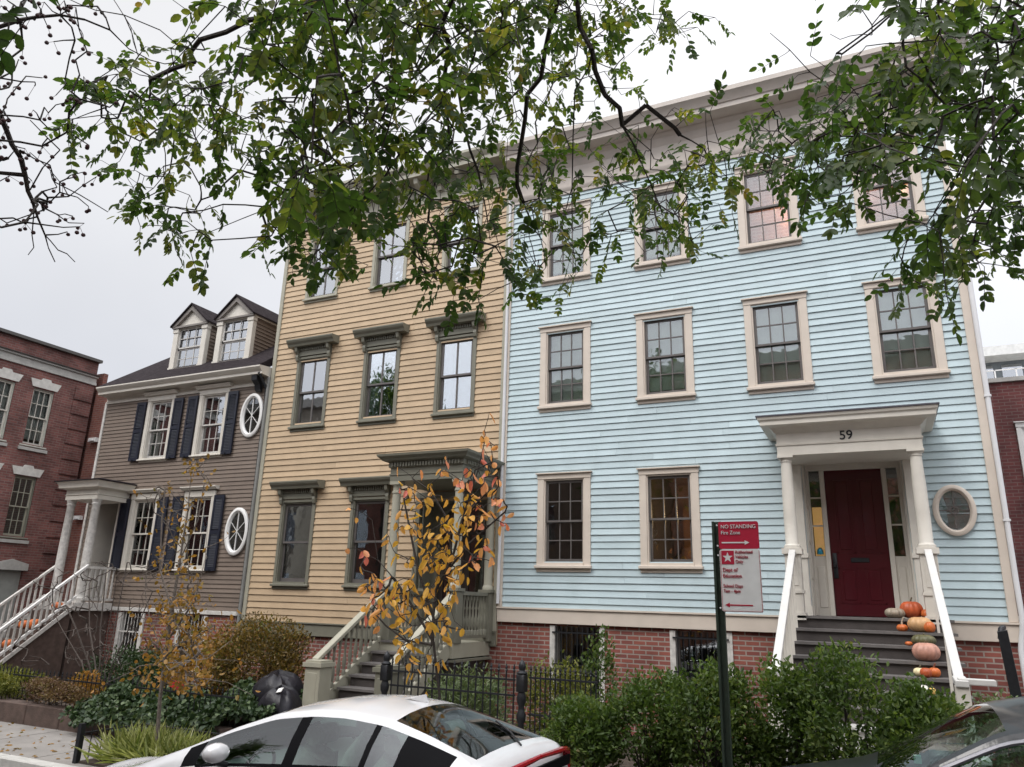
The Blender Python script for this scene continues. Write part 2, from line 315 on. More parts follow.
def clapboards(F, x0, x1, z0, z1, holes, ex, mat, parent, lip=.029, name='clapboard_siding'):
    m = MB(F); z = z0
    while z < z1-.01:
        zt = min(z+ex, z1); zc = (z+zt)/2
        segs = [(x0, x1)]
        for h in holes:
            if h[2] < zc < h[3]:
                ns = []
                for a, b in segs:
                    if h[1] <= a or h[0] >= b: ns.append((a, b)); continue
                    if h[0] > a: ns.append((a, h[0]))
                    if h[1] < b: ns.append((h[1], b))
                segs = ns
        for a, b in segs:
            p = a
            while p < b-.001:
                q = min(b, p+random.uniform(1.6, 4.2)); q = b if b-q < .5 else q
                m.tone = random.random(); j = random.uniform(-.0015, .0015); lp = lip+random.uniform(-.003, .002)
                m.add([(p, -lp, z+j), (q-.0025, -lp, z+j), (q-.0025, -.008, zt+.006+j), (p, -.008, zt+.006+j), (p, 0.001, z+j), (q-.0025, .001, z+j), (q-.0025, .001, zt+.006+j), (p, .001, zt+.006+j)],
                      [(0, 1, 2, 3), (4, 0, 3, 7), (1, 5, 6, 2), (4, 5, 1, 0), (3, 2, 6, 7)])
                p = q
        z += ex
    return m.build(name, mat, parent)
def shell(F, x0, x1, ztop, levels, parent, yb=9.0, mat=None, walls=(), imat=None):
    m = MB(F)
    m.box(x0, x0+.2, .14, yb, GZ, ztop); m.box(x1-.2, x1, .14, yb, GZ, ztop); m.box(x0+.2, x1-.2, yb-.2, yb, GZ, ztop)
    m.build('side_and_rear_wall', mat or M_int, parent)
    m = MB(F)
    for z in levels: m.box(x0+.2, x1-.2, .14, 4.6, z-.12, z)
    m.box(x0+.2, x1-.2, 4.6, 4.7, GZ, ztop-.1)
    for wx, za, zb in walls: m.box(wx-.05, wx+.05, .14, 4.6, za, zb)
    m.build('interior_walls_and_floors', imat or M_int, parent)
    m = MB(F); m.box(x0+.001, x1-.001, .1, yb, ztop, ztop+.12); m.build('flat_roof', M_tar, parent)

def hole(s): return (s['x']-s['w']/2+s['cas'], s['x']+s['w']/2-s['cas'], s['z0']+s['sill'], s['z1']-s['head'])
def mk(x, z0, z1, w, cas, head, sill, **k): return dict(x=x, z0=z0, z1=z1, w=w, cas=cas, head=head, sill=sill, **k)
def window(F, s, root, trim, sashm, glass, up=(3, 2), lo=(3, 2), muntin=.02, sashw=.045, hood=None, blind=None, blindfrac=1.0, blindx=(0, 1), name='window', jy=.0, drip=True, sillmat=None):
    a, b, c, d = hole(s); x0 = s['x']-s['w']/2; x1 = s['x']+s['w']/2; z0 = s['z0']; z1 = s['z1']
    m = MB(F); f = -.045+jy
    sh = s['sill']
    m.bbox(x0+.012, a, f, .005+jy, z0+sh*.45, z1-s['head']); m.bbox(b, x1-.012, f, .005+jy, z0+sh*.45, z1-s['head'])
    m.bbox(x0+.004, x1-.004, f-.008, .005+jy, z1-s['head'], z1-.02)
    if drip: m.box(x0-.02, x1+.02, f-.045, .005+jy, z1-.02, z1)
    m.bbox(x0-.012, x1+.012, f-.05, .005+jy, z0+sh*.38, z0+sh*.72, .008)          # sill
    m.box(a, b, f-.01, .10+jy, z0+sh*.72, z0+sh)                                   # sub-sill inside the opening
    m.bbox(x0+.01, x1-.01, f+.005, .005+jy, z0, z0+sh*.38)                        # apron
    for p, q in ((a-.004, a+.022), (b-.022, b+.004)): m.box(p, q, f+.02, .13+jy, c, d)   # jamb stops
    m.box(a+.022, b-.022, f+.02, .13+jy, d-.022, d+.004)
    win = m.build(name, trim, root)
    if s.get('label'): win['label'] = s['label']
    A, B, C, Dd = a+.022, b-.022, c+.001, d-.022; mid = (C+Dd)/2
    gl = MB(F)
    for k, (za, zb, y0, (nx, nz)) in enumerate(((mid-.02, Dd, .02, up), (C, mid+.02, .062, lo))):
        y0 += jy; m = MB(F); y1 = y0+.036; bw = sashw*(1.5 if k else 1)
        m.box(A, A+sashw, y0, y1, za, zb); m.box(B-sashw, B, y0, y1, za, zb); m.box(A+sashw, B-sashw, y0, y1, zb-sashw*(1 if not k else .8), zb); m.box(A+sashw, B-sashw, y0, y1, za, za+(bw if k else sashw*.8))
        ia, ib, ic, id_ = A+sashw, B-sashw, za+(bw if k else sashw*.8), zb-sashw*(1 if not k else .8)
        for i in range(1, nx): xx = ia+(ib-ia)*i/nx; m.box(xx-muntin/2, xx+muntin/2, y0+.004, y1-.004, ic, id_)
        for i in range(1, nz): zz = ic+(id_-ic)*i/nz; m.box(ia, ib, y0+.005, y1-.005, zz-muntin/2, zz+muntin/2)
        m.build('sash', sashm[k] if isinstance(sashm, (list, tuple)) else sashm, win)
        gl.box(ia, ib, y0+.015, y0+.019, ic, id_)
    gl.build('pane', glass, win)
    if blind:
        m = MB(F); zb = Dd; za = Dd-(Dd-C)*blindfrac; xa = A+(B-A)*blindx[0]; xb = A+(B-A)*blindx[1]
        n = max(2, int((xb-xa)/.06)); yy = .118+jy
        for i in range(n):                                                        # hanging cloth in shallow folds
            p = xa+(xb-xa)*i/n; q = xa+(xb-xa)*(i+1)/n; dd = .02 if blind is not M_shade else .002
            m.add([(p, yy+(dd if i % 2 else 0), za), (q, yy+(0 if i % 2 else dd), za), (q, yy+(0 if i % 2 else dd), zb), (p, yy+(dd if i % 2 else 0), zb),
                   (p, yy+.03, za), (q, yy+.03, za), (q, yy+.03, zb), (p, yy+.03, zb)], [(0, 1, 2, 3), (7, 6, 5, 4), (0, 4, 5, 1), (3, 2, 6, 7)])
        m.build('blind' if blind is M_shade else 'curtain', blind, win)
    if hood: hood(F, s, win)
    return win

def oval(F, cx, cz, rx, rz, root, trim, glass, fw_=.085, spokes='cross', label=None):
    n = 40; m = MB(F)
    rings = [(1.0, -.03), (1.0, -.07), (.92, -.085), (.80, -.085), (.74, -.06), (.70, -.05), (.70, .06)]
    vs = [(cx+(rx*k)*math.cos(2*PI*i/n), y, cz+(rz-(rx*(1-k)))*math.sin(2*PI*i/n)) for k, y in rings for i in range(n)]
    m.add(vs, [(r*n+i, (r+1)*n+i, (r+1)*n+(i+1) % n, r*n+(i+1) % n) for r in range(len(rings)-1) for i in range(n)])
    w_ = m.build('oval_window', trim, root, smooth=50); ix, iz = rx*.7, rz-rx*.3
    if label: w_['label'] = label
    m = MB(F); m.prism_xz([(cx+ix*math.cos(2*PI*i/n), cz+iz*math.sin(2*PI*i/n)) for i in range(n)], -.03, -.026); m.build('pane', glass, w_)
    m = MB(F)
    if spokes == 'star':
        for k in range(3): a = PI/2+k*PI/3+.35*0; m.bar((cx-ix*math.cos(a), -.045, cz-iz*math.sin(a)), (cx+ix*math.cos(a), -.045, cz+iz*math.sin(a)), .009, .014) if k else m.box(cx-.007, cx+.007, -.055, -.035, cz-iz, cz+iz)
    else:
        m.box(cx-.006, cx+.006, -.045, -.032, cz-iz, cz+iz); m.box(cx-ix, cx+ix, -.045, -.032, cz-.006, cz+.006)
        m.lathe(cx, 0, [(0, 0)], 3) if False else None
        k = 16; vs = [(cx+r*math.cos(2*PI*i/k), y, cz+r*math.sin(2*PI*i/k)) for r, y in ((.06, -.034), (.06, -.048), (.045, -.048), (.045, -.034)) for i in range(k)]
        m.add(vs, [(r*k+i, (r+1)*k+i, (r+1)*k+(i+1) % k, r*k+(i+1) % k) for r in range(3) for i in range(k)])
    m.build('glazing_bars', trim if spokes == 'star' else M_sash, w_)
    m = MB(F); m.prism_xz([(cx+ix*math.cos(2*PI*i/n), cz+iz*math.sin(2*PI*i/n)) for i in range(n)], .02, .03); m.build('backing', M_shade if spokes != 'star' else M_wcurt, w_)
    return w_

H = Frame()     # the house fronts: u = x, n = y, front plane y=0
# ================================================================== BLUE HOUSE
bh = thing('blue_house', (-2.4, 0, GZ), 'pale blue clapboard house with beige window trim and a dark red front door', 'house')
BX0, BX1 = -6.276, 1.60
xs4 = [(-5.02, 1.04), (-3.12, 1.04), (-1.215, 1.04), (.683, 1.04)]
bw = []
for i in (0, 1): bw.append(mk(xs4[i][0], 2.657, 4.405, 1.04, .135, .115, .16, f=1, i=i))
for i in range(4): bw.append(mk(xs4[i][0], 5.553, 7.254, 1.04, .135, .115, .16, f=2, i=i))
for i in range(4): bw.append(mk(xs4[i][0], 8.128, 9.82, 1.04, .135, .115, .16, f=3, i=i))
DX0, DX1 = -1.0, .42
doorhole = (DX0, DX1, 2.0, 4.42)
holes = [hole(s) for s in bw]+[doorhole]
panel(H, BX0, BX1, 1.8, 11.1, holes, 'sheathing_wall', M_blue, bh)
clapboards(H, BX0+.09, BX1-.1, 2.02, 10.1, holes, .1155, M_blue, bh)
bbw = [(-5.262, -4.28, .3, 1.765), (-3.18, -2.2, .3, 1.765)]
panel(H, BX0, BX1, GZ, 1.8, bbw, 'brick_basement_wall', M_brick, bh, y0=.012, t=.2)
shell(H, BX0, BX1, 11.12, (1.95, 5.0, 7.85, 10.8), bh, walls=((-4.1, 1.95, 4.9), (-1.75, 1.95, 4.9), (-4.1, 5, 10.7), (-2.2, 5, 10.7), (-.2, 5, 10.7)))
m = MB(); m.bbox(BX0, BX1+.012, -.05, .012, 1.79, 2.022); m.box(BX0, BX1+.03, -.075, .0, 2.022, 2.05); m.build('water_table', M_btrim, bh)
m = MB(); m.bbox(BX0+.005, BX0+.09, -.052, 0, 2.05, 10.1); m.build('corner_board', M_btrim, bh); m = MB(); m.bbox(BX1-.115, BX1, -.052, .02, 2.05, 10.1); m.box(BX1-.02, BX1+.004, .02, 2.0, GZ, 10.1); m.build('corner_board', M_btrim, bh)
prof = [(0.002, 10.06), (.05, 10.06), (.055, 10.11), (.085, 10.16), (.09, 10.20), (.035, 10.22), (.035, 10.66), (.06, 10.70), (.10, 10.80), (.16, 10.85), (.17, 10.88), (.40, 10.90), (.42, 10.905), (.42, 11.0), (.445, 11.01), (.47, 11.06), (.53, 11.13), (.56, 11.15), (.56, 11.24), (.1, 11.30)]
m = MB(); m.moulding(prof, BX0+.25, BX1-.06, .6, False, True); m.prism_yz([(-p, z) for p, z in prof]+[(.1, 11.3), (.1, 10.06)], BX0-.02, BX0+.25); m.build('cornice', M_bcorn, bh, smooth=25)
lit = {}
for s in bw:
    kw = {}
    if s['f'] == 2: kw = dict(blind=M_shade, blindfrac=1.0 if s['i'] != 1 else .93)
    if s['f'] == 3 and s['i'] in (0, 1): kw = dict(blind=M_shade, blindfrac=.9)
    if s['f'] == 1 and s['i'] == 0: kw = {}
    window(H, s, bh, M_btrim, (M_sash, M_sash), M_glass, **kw)
oval(H, 1.02, 3.572, .275, .365, bh, M_btrim, M_glass, spokes='cross')
for k, (a, b, c, d) in enumerate(bbw):                                          # barred basement windows
    m = MB(); m.box(a, a+.09, -.01, .2, c, d); m.box(b-.09, b, -.01, .2, c, d); m.box(a+.09, b-.09, -.01, .2, c, c+.08)
    wn = m.build('basement_window', M_oldwhite, bh); m = MB(); m.box(a+.09, b-.09, .12, .16, (c+d)/2-.02, (c+d)/2+.025); m.box(a+.09, b-.09, .12, .16, c+.08, c+.13); m.box(a+.09, a+.13, .12, .16, c+.08, d); m.box(b-.13, b-.09, .12, .16, c+.08, d); m.build('sash', M_sash, wn)
    m = MB(); m.box(a+.09, b-.09, .138, .142, c+.08, d); m.build('pane', M_glass, wn)
    m = MB(); x = a+.13
    while x < b-.1: m.tube([(x, -.03, c+.02), (x, -.03, d-.02)], .009, 6); x += .095
    for z in (c+.1, (c+d)/2+.1, d-.12): m.box(a+.05, b-.05, -.036, -.024, z, z+.025)
    m.build('window_bars', M_blk, wn)
# lit room behind the second ground floor window
m = MB(); m.lathe(-2.7, 1.9, [(0, 3.93), (.14, 3.95), (.16, 4.02), (.05, 4.06), (.03, 4.3), (0, 4.3)], 14); m.build('ceiling_lamp', emis('lamp_glow', (1, .62, .28), 9), bh, smooth=1)
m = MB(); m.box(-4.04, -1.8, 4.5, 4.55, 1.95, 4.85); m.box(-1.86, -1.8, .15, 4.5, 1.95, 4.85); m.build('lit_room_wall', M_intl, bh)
m = MB(); m.box(-3.0, -2.3, 3.2, 4.2, 1.95, 2.9); m.box(-3.0, -2.35, 3.9, 4.2, 2.9, 3.5); m.box(-3.75, -3.2, 3.7, 4.4, 1.95, 4.2); m.build('room_furniture', pmat('furniture_wood', (.25, .13, .06), .6), bh)
def point(loc, e, c=(1, .65, .33), r=.1):
    l = bpy.data.lights.new('lamp_light', 'POINT'); l.energy = e; l.color = c; l.shadow_soft_size = r; o = bpy.data.objects.new('lamp_light', l); col.objects.link(o); o.parent = bh; o.location = np.array(loc)-worldloc(bh)
point((-2.7, 1.9, 3.8), 26)
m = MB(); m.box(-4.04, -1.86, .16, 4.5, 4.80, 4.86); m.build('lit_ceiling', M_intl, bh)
M_pinkb = brickmat('pink_interior_brick', (.34, .17, .13), (.26, .12, .10), (.36, .24, .2))
for a_, b_, lx in ((-2.15, -.26, -.62), (-.14, 1.2, 1.15)):
    m = MB(); m.box(a_, b_, 1.5, 1.55, 7.9, 10.75); m.box(b_-.03, b_, .2, 1.5, 7.9, 10.75); m.box(a_, b_, .16, 1.5, 10.6, 10.65); m.build('lit_room_wall', M_pinkb, bh)
    m = MB(); m.lathe(lx-.1, 1.25, [(0, 9.35), (.1, 9.36), (.07, 9.55), (0, 9.56)], 12); m.build('wall_lamp_shade', emis('lamp_glow_soft', (1, .55, .25), 3 if lx < 0 else .4), bh, smooth=1)
point((-.80, 1.0, 9.5), 40, (1, .62, .42)); point((.4, .9, 9.6), 22, (1, .75, .65))
# entrance: recessed surround, door, sidelights
m = MB()
m.box(DX0, DX1, .45, .5, 2.0, 4.42)  if False else None
dz0, dz1 = 2.06, 4.29
for a, b in ((DX0, -.93), (-.77, -.70), (.125, .195), (.345, DX1)): m.bbox(a, b, .31, .42, dz0, dz1+.0)
m.bbox(DX0, DX1, .30, .42, dz1, 4.42)
m.box(-.93, -.77, .335, .40, dz0, 2.95); m.box(.195, .345, .335, .40, dz0, 2.95); m.bbox(-.905, -.795, .325, .36, dz0+.12, 2.80); m.bbox(.22, .32, .325, .36, dz0+.12, 2.80)
m.box(DX0-.0, DX0+.03, -.0, .31, dz0, 4.42); m.box(DX1-.03, DX1, -.0, .31, dz0, 4.42); m.box(DX0, DX1, 0, .31, 4.39, 4.42)
for z in (3.55, 3.0): 
    m.box(DX0+.03, DX0+.042, .04, .28, z-.4, z+.1)
dsur = m.build('door_surround', M_cream, bh)
m = MB(); m.box(-.93, -.77, .36, .364, 2.95, dz1); m.build('sidelight_pane', M_glass, dsur); m = MB(); m.box(.195, .345, .36, .364, 2.95, dz1); m.build('sidelight_pane', M_glass, dsur)
for a, b in ((-.93, -.77), (.195, .345)):
    for z in (3.42, 3.86): m = MB(); m.box(a, b, .345, .375, z-.012, z+.012); m.build('glazing_bar', M_cream, dsur)
m = MB(); m.box(-.92, -.78, .42, .44, 2.96, 3.72); m.build('glowing_curtain', emis('glowing_yellow_cloth', (.75, .42, .15), .42), dsur)  # lamplight behind the sidelight, put into the cloth as its own glow
m = MB(); m.lathe(-.85, .39, [(0, 2.98), (.045, 2.985), (.05, 3.0), (.045, 3.05), (.02, 3.085), (0, 3.09)], 12); m.build('blue_ornament', pmat('turquoise_glaze', (.03, .3, .45), .3), dsur, smooth=1)
m = MB(); X0, X1 = -.698, .123
m.box(X0, X1, .365, .41, dz0+.01, dz1)
dr = m.build('door', M_door, bh)
m = MB()
for a, b in ((X0+.10, -.33), (-.245, X1-.10)):
    for c, d in ((2.25, 2.78), (3.0, 4.15)):
        m.box(a, b, .358, .366, c, c+.018); m.box(a, b, .358, .366, d-.018, d); m.box(a, a+.018, .358, .366, c, d); m.box(b-.018, b, .358, .366, c, d); m.bbox(a+.05, b-.05, .357, .366, c+.05, d-.05)
m.build('raised_panel', M_door, dr)
m = MB(); m.bbox(-.42, -.16, .352, .366, 2.86, 2.93); m.build('letter_slot', M_blk, dr)
m = MB(); m.bbox(X0+.02, X0+.085, .345, .366, 2.62, 3.0); m.lathe(X0+.052, .33, [(0, 2.78), (.025, 2.785), (.03, 2.81), (.025, 2.835), (0, 2.84)], 10); m.build('door_handle', M_blk, dr, smooth=1)
# portico
m = MB(); PX0, PX1 = -1.245, .675; PY = -.98
def shiftp(p, dy): return [(q+dy, z) for q, z in p]
pr = [(0, 4.33), (0, 4.47), (.015, 4.475), (.02, 4.50), (.0, 4.505), (.0, 4.66), (.03, 4.68), (.05, 4.71), (.09, 4.74), (.19, 4.75), (.2, 4.76), (.2, 4.82), (.225, 4.84), (.235, 4.88)]
rings = []
def hoodm(m, pr, x0, x1, yf, yb=0.0):
    vs = []; n = len(pr)
    for p, z in pr: vs += [(x0-p, yb, z), (x0-p, yf-p, z), (x1+p, yf-p, z), (x1+p, yb, z)]
    fs = [(i*4+j, i*4+j+1, i*4+j+5, i*4+j+4) for i in range(n-1) for j in range(3)]
    fs += [(3, 2, 1, 0), ((n-1)*4, (n-1)*4+1, (n-1)*4+2, (n-1)*4+3), tuple(4*i for i in range(n-1, -1, -1)), tuple(4*i+3 for i in range(n))]
    m.add(vs, fs)
hoodm(m, pr, PX0, PX1, PY+.05); portico = m.build('portico', M_cream, bh, smooth=25)
m = MB(); hoodm(m, [(.235, 4.882), (.25, 4.885), (.25, 4.905), (0, 4.955)], PX0, PX1, PY+.05); m.build('lead_roof', pmat('lead_roofing', (.075, .07, .085), .7), portico)
for cx in (-1.14, .575):
    m = MB(); m.lathe(cx, -.84, [(.115, 2.98), (.115, 3.02), (.10, 3.03), (.088, 3.05), (.09, 3.4), (.087, 3.8), (.074, 4.22), (.074, 4.235), (.085, 4.24), (.085, 4.255), (.076, 4.26), (.092, 4.285), (.1, 4.295)], 22)
    m.box(cx-.11, cx+.11, -.95, -.73, 4.296, 4.329); m.build('column', M_cream, portico, smooth=1)
    m = MB(); m.bbox(cx-.105, cx+.105, -.945, -.735, 2.0, 2.9); m.box(cx-.135, cx+.135, -.975, -.705, 2.9, 2.98); m.box(cx-.12, cx+.12, -.96, -.72, 2.36, 2.40); m.box(cx-.125, cx+.125, -.965, -.715, 2.0, 2.1); m.bbox(cx-.06, cx+.06, -.953, -.94, 2.46, 2.84); m.build('column_pedestal', M_cream, portico)
for cx in (-1.09, .51): m = MB(); m.bbox(cx-.085, cx+.085, -.09, .0, 2.05, 4.33); m.box(cx-.1, cx+.1, -.11, 0, 2.05, 2.2); m.box(cx-.1, cx+.1, -.11, 0, 2.9, 2.97); m.build('wall_pilaster', M_cream, portico)
m = MB(); m.box(PX0+.12, PX1-.12, PY+.2, -.0, 4.4, 4.42); m.build('portico_ceiling', M_cream, portico)
# house number
def text(body, F, x, y, z, size, mat, parent, name, rot=(PI/2, 0, 0), ext=.004, align='CENTER', bold=0.0, sx=1.0):
    cu = bpy.data.curves.new(name, 'FONT'); cu.body = body; cu.size = size; cu.extrude = ext; cu.align_x = align; cu.offset = bold; cu.space_line = .95
    o = bpy.data.objects.new(name, cu); col.objects.link(o); bpy.context.view_layer.update()
    me = bpy.data.meshes.new_from_object(o); col.objects.unlink(o); bpy.data.objects.remove(o)
    Rm = Matrix.Rotation(rot[2], 3, 'Z') @ Matrix.Rotation(rot[0], 3, 'X')
    vs = [Rm @ Vector((v.co[0]*sx, v.co[1], v.co[2])) + Vector((x, y, z)) for v in me.vertices]; po = worldloc(parent)
    m2 = bpy.data.meshes.new(name); m2.from_pydata([tuple(np.array(v)-po) for v in vs], [], [tuple(p.vertices) for p in me.polygons]); m2.materials.append(mat); m2.update()
    o = bpy.data.objects.new(name, m2); col.objects.link(o); o.parent = parent; return o
text('59', H, -.285, PY+.047, 4.52, .185, M_blk, portico, 'house_number', bold=.0022)
# stoop of the blue house
m = MB(); SX0, SX1 = -1.32, .78; nst = 12; rise = (2.06-GZ)/nst; run = .30; y = -.93
m.cur = 0; m.box(SX0+.05, SX1-.05, -.93, .31, GZ, 2.02)
for k in range(1, nst):
    zt = 2.06-k*rise; m.cur = 0 if k < 7 else 1
    m.box(SX0+.05, SX1-.05, y-run*k, y-run*(k-1)-.0005, GZ, zt-.035)
m.cur = 2
for k in range(0, nst):
    zt = 2.06-k*rise; m.cur = 2 if k < 7 else 3
    yb = .31 if k == 0 else y-run*(k-1)-.001
    m.box(SX0, SX1, y-run*k-.035, yb, zt-.034, zt)
stoop = m.build('stoop', [M_step, M_stone, M_nose, M_stone], bh)
sy1 = y-run*8.9; 
for cx, sd_ in ((-1.13, 0), (.575, 1)):
    m = MB(); a = (cx, -1.0, 2.93); b = (cx, -3.62, 2.93-2.62*rise/run)
    m.bar(a, b, .09, .055); m.bar((cx, -3.6, b[2]+.0), (cx, -3.95, b[2]-.02), .115, .06)
    if sd_: m.bar((cx-.03, -3.87, b[2]-.0), (cx+.28, -3.87, b[2]-.0), .115, .055)
    m.build('handrail', M_rail, stoop, bevel=.008)
    for k in range(9):
        yy = -1.15-k*.3; zt = 2.93+(yy+1.0)*rise/run; zbm = 2.06-max(0, math.ceil((-.965-yy)/run-.001))*rise
        if k in (0, 4, 8) or sd_ == 0:
            m = MB(); m.box(cx-.016, cx+.016, yy-.016, yy+.016, zbm, zt-.02); m.build('baluster', M_cream, stoop)
    m = MB(); m.bbox(cx-.06, cx+.06, -3.93, -3.81, GZ, b[2]-.04); m.build('newel_post', M_cream, stoop)
# downpipe on the right corner
m = MB(); m.tube([(BX1-.04, -.04, 8.16), (BX1+.0, -.07, 8.22), (BX1+.03, -.06, 8.16), (BX1+.035, -.06, 8.0), (BX1+.035, -.06, 2.6), (BX1+.04, -.06, 2.1), (BX1+.02, -.06, 1.95), (BX1-.0, -.05, 1.85), (BX1-.03, -.06, 1.7), (BX1-.02, -.06, .2)], .036, 12)
for z in (7.2, 5.2, 3.4): m.box(BX1-.01, BX1+.08, -.1, .0, z, z+.03)
m.build('downpipe', M_alu, bh, smooth=1)

# ================================================================== TAN HOUSE
th = thing('tan_house', (-9.3, 0, GZ), 'tall tan clapboard house with olive bracketed window hoods, between the brown and blue houses', 'house')
TX0, TX1 = -12.296, -6.28
tw = []
for i, x in enumerate((-11.09, -9.235, -7.40)):
    if i < 2: tw.append(mk(x, 2.26, 4.12, .96, .085, .075, .15, f=1, i=i))
    tw.append(mk(x, 5.61, 7.36, .96, .085, .075, .15, f=2, i=i))
    tw.append(mk(x, 8.665, 10.38, .96, .085, .11, .13, f=3, i=i))
tdoor = (-8.02, -6.50, 1.45, 4.02)
holes = [hole(s) for s in tw]+[tdoor]
panel(H, TX0, TX1-.003, 1.4, 11.0, holes, 'sheathing_wall', M_tan, th)
clapboards(H, TX0+.1, TX1-.075, 1.62, 10.62, holes, .1305, M_tan, th)
panel(H, TX0, TX1-.003, GZ, 1.4, [], 'brick_basement_wall', M_brick, th, y0=.012, t=.2)
shell(H, TX0, TX1-.003, 11.1, (1.42, 4.9, 8.0, 10.8), th, mat=M_tan, walls=((-10.2, 1.42, 10.7), (-8.3, 1.42, 10.7)))
m = MB(); m.bbox(TX0, TX1-.01, -.045, .012, 1.37, 1.60); m.box(TX0, TX1-.01, -.07, 0, 1.60, 1.625); m.build('water_table', M_olive, th)
m = MB(); m.bbox(TX0, TX0+.10, -.05, 0, 1.625, 10.62); m.build('corner_board', M_olive2, th); m = MB(); m.bbox(TX1-.075, TX1-.005, -.05, 0, 1.625, 10.62); m.build('corner_board', M_olive2, th)
prof = [(0.002, 10.58), (.05, 10.58), (.055, 10.66), (.03, 10.67), (.03, 11.02), (.07, 11.05), (.1, 11.08), (.38, 11.10), (.38, 11.2), (.42, 11.24), (.48, 11.32), (.48, 11.38), (.1, 11.44)]
m = MB(); m.prism_yz([(-p, z) for p, z in prof]+[(.1, 11.44), (.1, 10.58)], TX0-.06, TX1-.03)
x = TX0+.1
while x < TX1-.2:
    m.prism_yz([(-.03, 10.78), (-.12, 10.80), (-.14, 10.88), (-.30, 10.98), (-.33, 11.098), (-.03, 11.098)], x, x+.1); x += .52
m.build('cornice', M_olive2, th)
def tanhood(F, s, win):
    x = s['x']; z = s['z1']; hw = s['w']/2
    m = MB(F); z0 = z
    m.box(x-hw, x+hw, -.07, 0, z0, z0+.2)                                            # frieze of the hood
    m.prism_yz([(0, z0+.2), (-.20, z0+.2), (-.22, z0+.25), (-.26, z0+.29), (-.28, z0+.33), (-.28, z0+.355), (0, z0+.38)], x-hw-.17, x+hw+.17)
    k = 0; xx = x-hw+.07
    while xx < x+hw-.07: m.box(xx, xx+.028, -.105, -.07, z0+.12, z0+.197); xx += .056
    hd = m.build('window_hood', M_olive, win)
    for sx in (x-hw+.0, x+hw-.07):
        m = MB(F); m.prism_yz([(-.05, z0-.12), (-.09, z0-.10), (-.11, z0-.02), (-.10, z0+.04), (-.16, z0+.1), (-.18, z0+.197), (-.05, z0+.197)], sx, sx+.07); m.build('bracket', M_olive, win)
for s in tw:
    f = s['f']; kw = {}
    if f == 2: kw = dict(blind=M_curt, blindx=(0, .36))
    if f == 3: kw = dict(blind=M_curt, blindx=(0, .42) if s['i'] != 1 else (.3, 1))
    if f == 1: kw = {}
    window(H, s, th, M_olive if f < 3 else M_olive2, M_sash, M_glass2 if f > 1 else M_glass, up=(2, 1) if f > 1 else (1, 1), lo=(2, 1) if f > 1 else (1, 1), muntin=.035, sashw=.05, hood=tanhood if f < 3 else None, drip=f == 3, **kw)
# entrance with arched double door
m = MB(); a, b, c, d = tdoor; cx = (a+b)/2
m.bbox(a-.1, a, -.06, .02, 1.45, d+.12); m.bbox(b, b+.1, -.06, .02, 1.45, d+.12); m.bbox(a, b, -.06, .02, d, d+.12)
m.box(a, a+.05, .02, .5, 1.45, d); m.box(b-.05, b, .02, .5, 1.45, d); m.box(a, b, .02, .5, d-.05, d)
rA = .56; n = 18; pts = [(cx+rA*math.cos(PI*i/n), 3.42+rA*math.sin(PI*i/n)) for i in range(n+1)]
for i in range(n):                                                                    # arched surround board
    p, q = pts[i], pts[i+1]; m.prism_xz([(p[0], p[1]), (p[0], d-.05), (q[0], d-.05), (q[0], q[1])], .38, .45)
m.box(a+.05, cx-rA, .38, .45, 1.45, d-.05); m.box(cx+rA, b-.05, .38, .45, 1.45, d-.05)
for i in range(n): m.bar((pts[i][0], .36, pts[i][1]), (pts[i+1][0], .36, pts[i+1][1]), .05, .06)
ds = m.build('door_surround', M_olive, th)
m = MB(); m.box(cx-rA, cx+rA, .44, .48, 1.47, 1.6)
for sx in (-1, 1):
    e0, e1 = (cx-rA, cx-.006) if sx < 0 else (cx+.006, cx+rA)
    m.box(e0, e0+.11, .44, .48, 1.6, 3.42); m.box(e1-.11, e1, .44, .48, 1.6, 3.42); m.box(e0+.11, e1-.11, .44, .48, 2.0, 2.15); m.box(e0+.11, e1-.11, .45, .475, 1.6, 2.0); m.box(e0+.11, e1-.11, .44, .48, 3.36, 3.42)
tdo = m.build('double_door', pmat('dark_stained_oak', (.03, .022, .018), .4), th)
m = MB(); m.box(cx-rA+.1, cx+rA-.1, .455, .46, 2.15, 3.4); m.prism_xz([(cx+(rA-.01)*math.cos(PI*i/n), 3.43+(rA-.01)*math.sin(PI*i/n)) for i in range(n+1)], .455, .46); m.build('pane', M_glass, tdo)
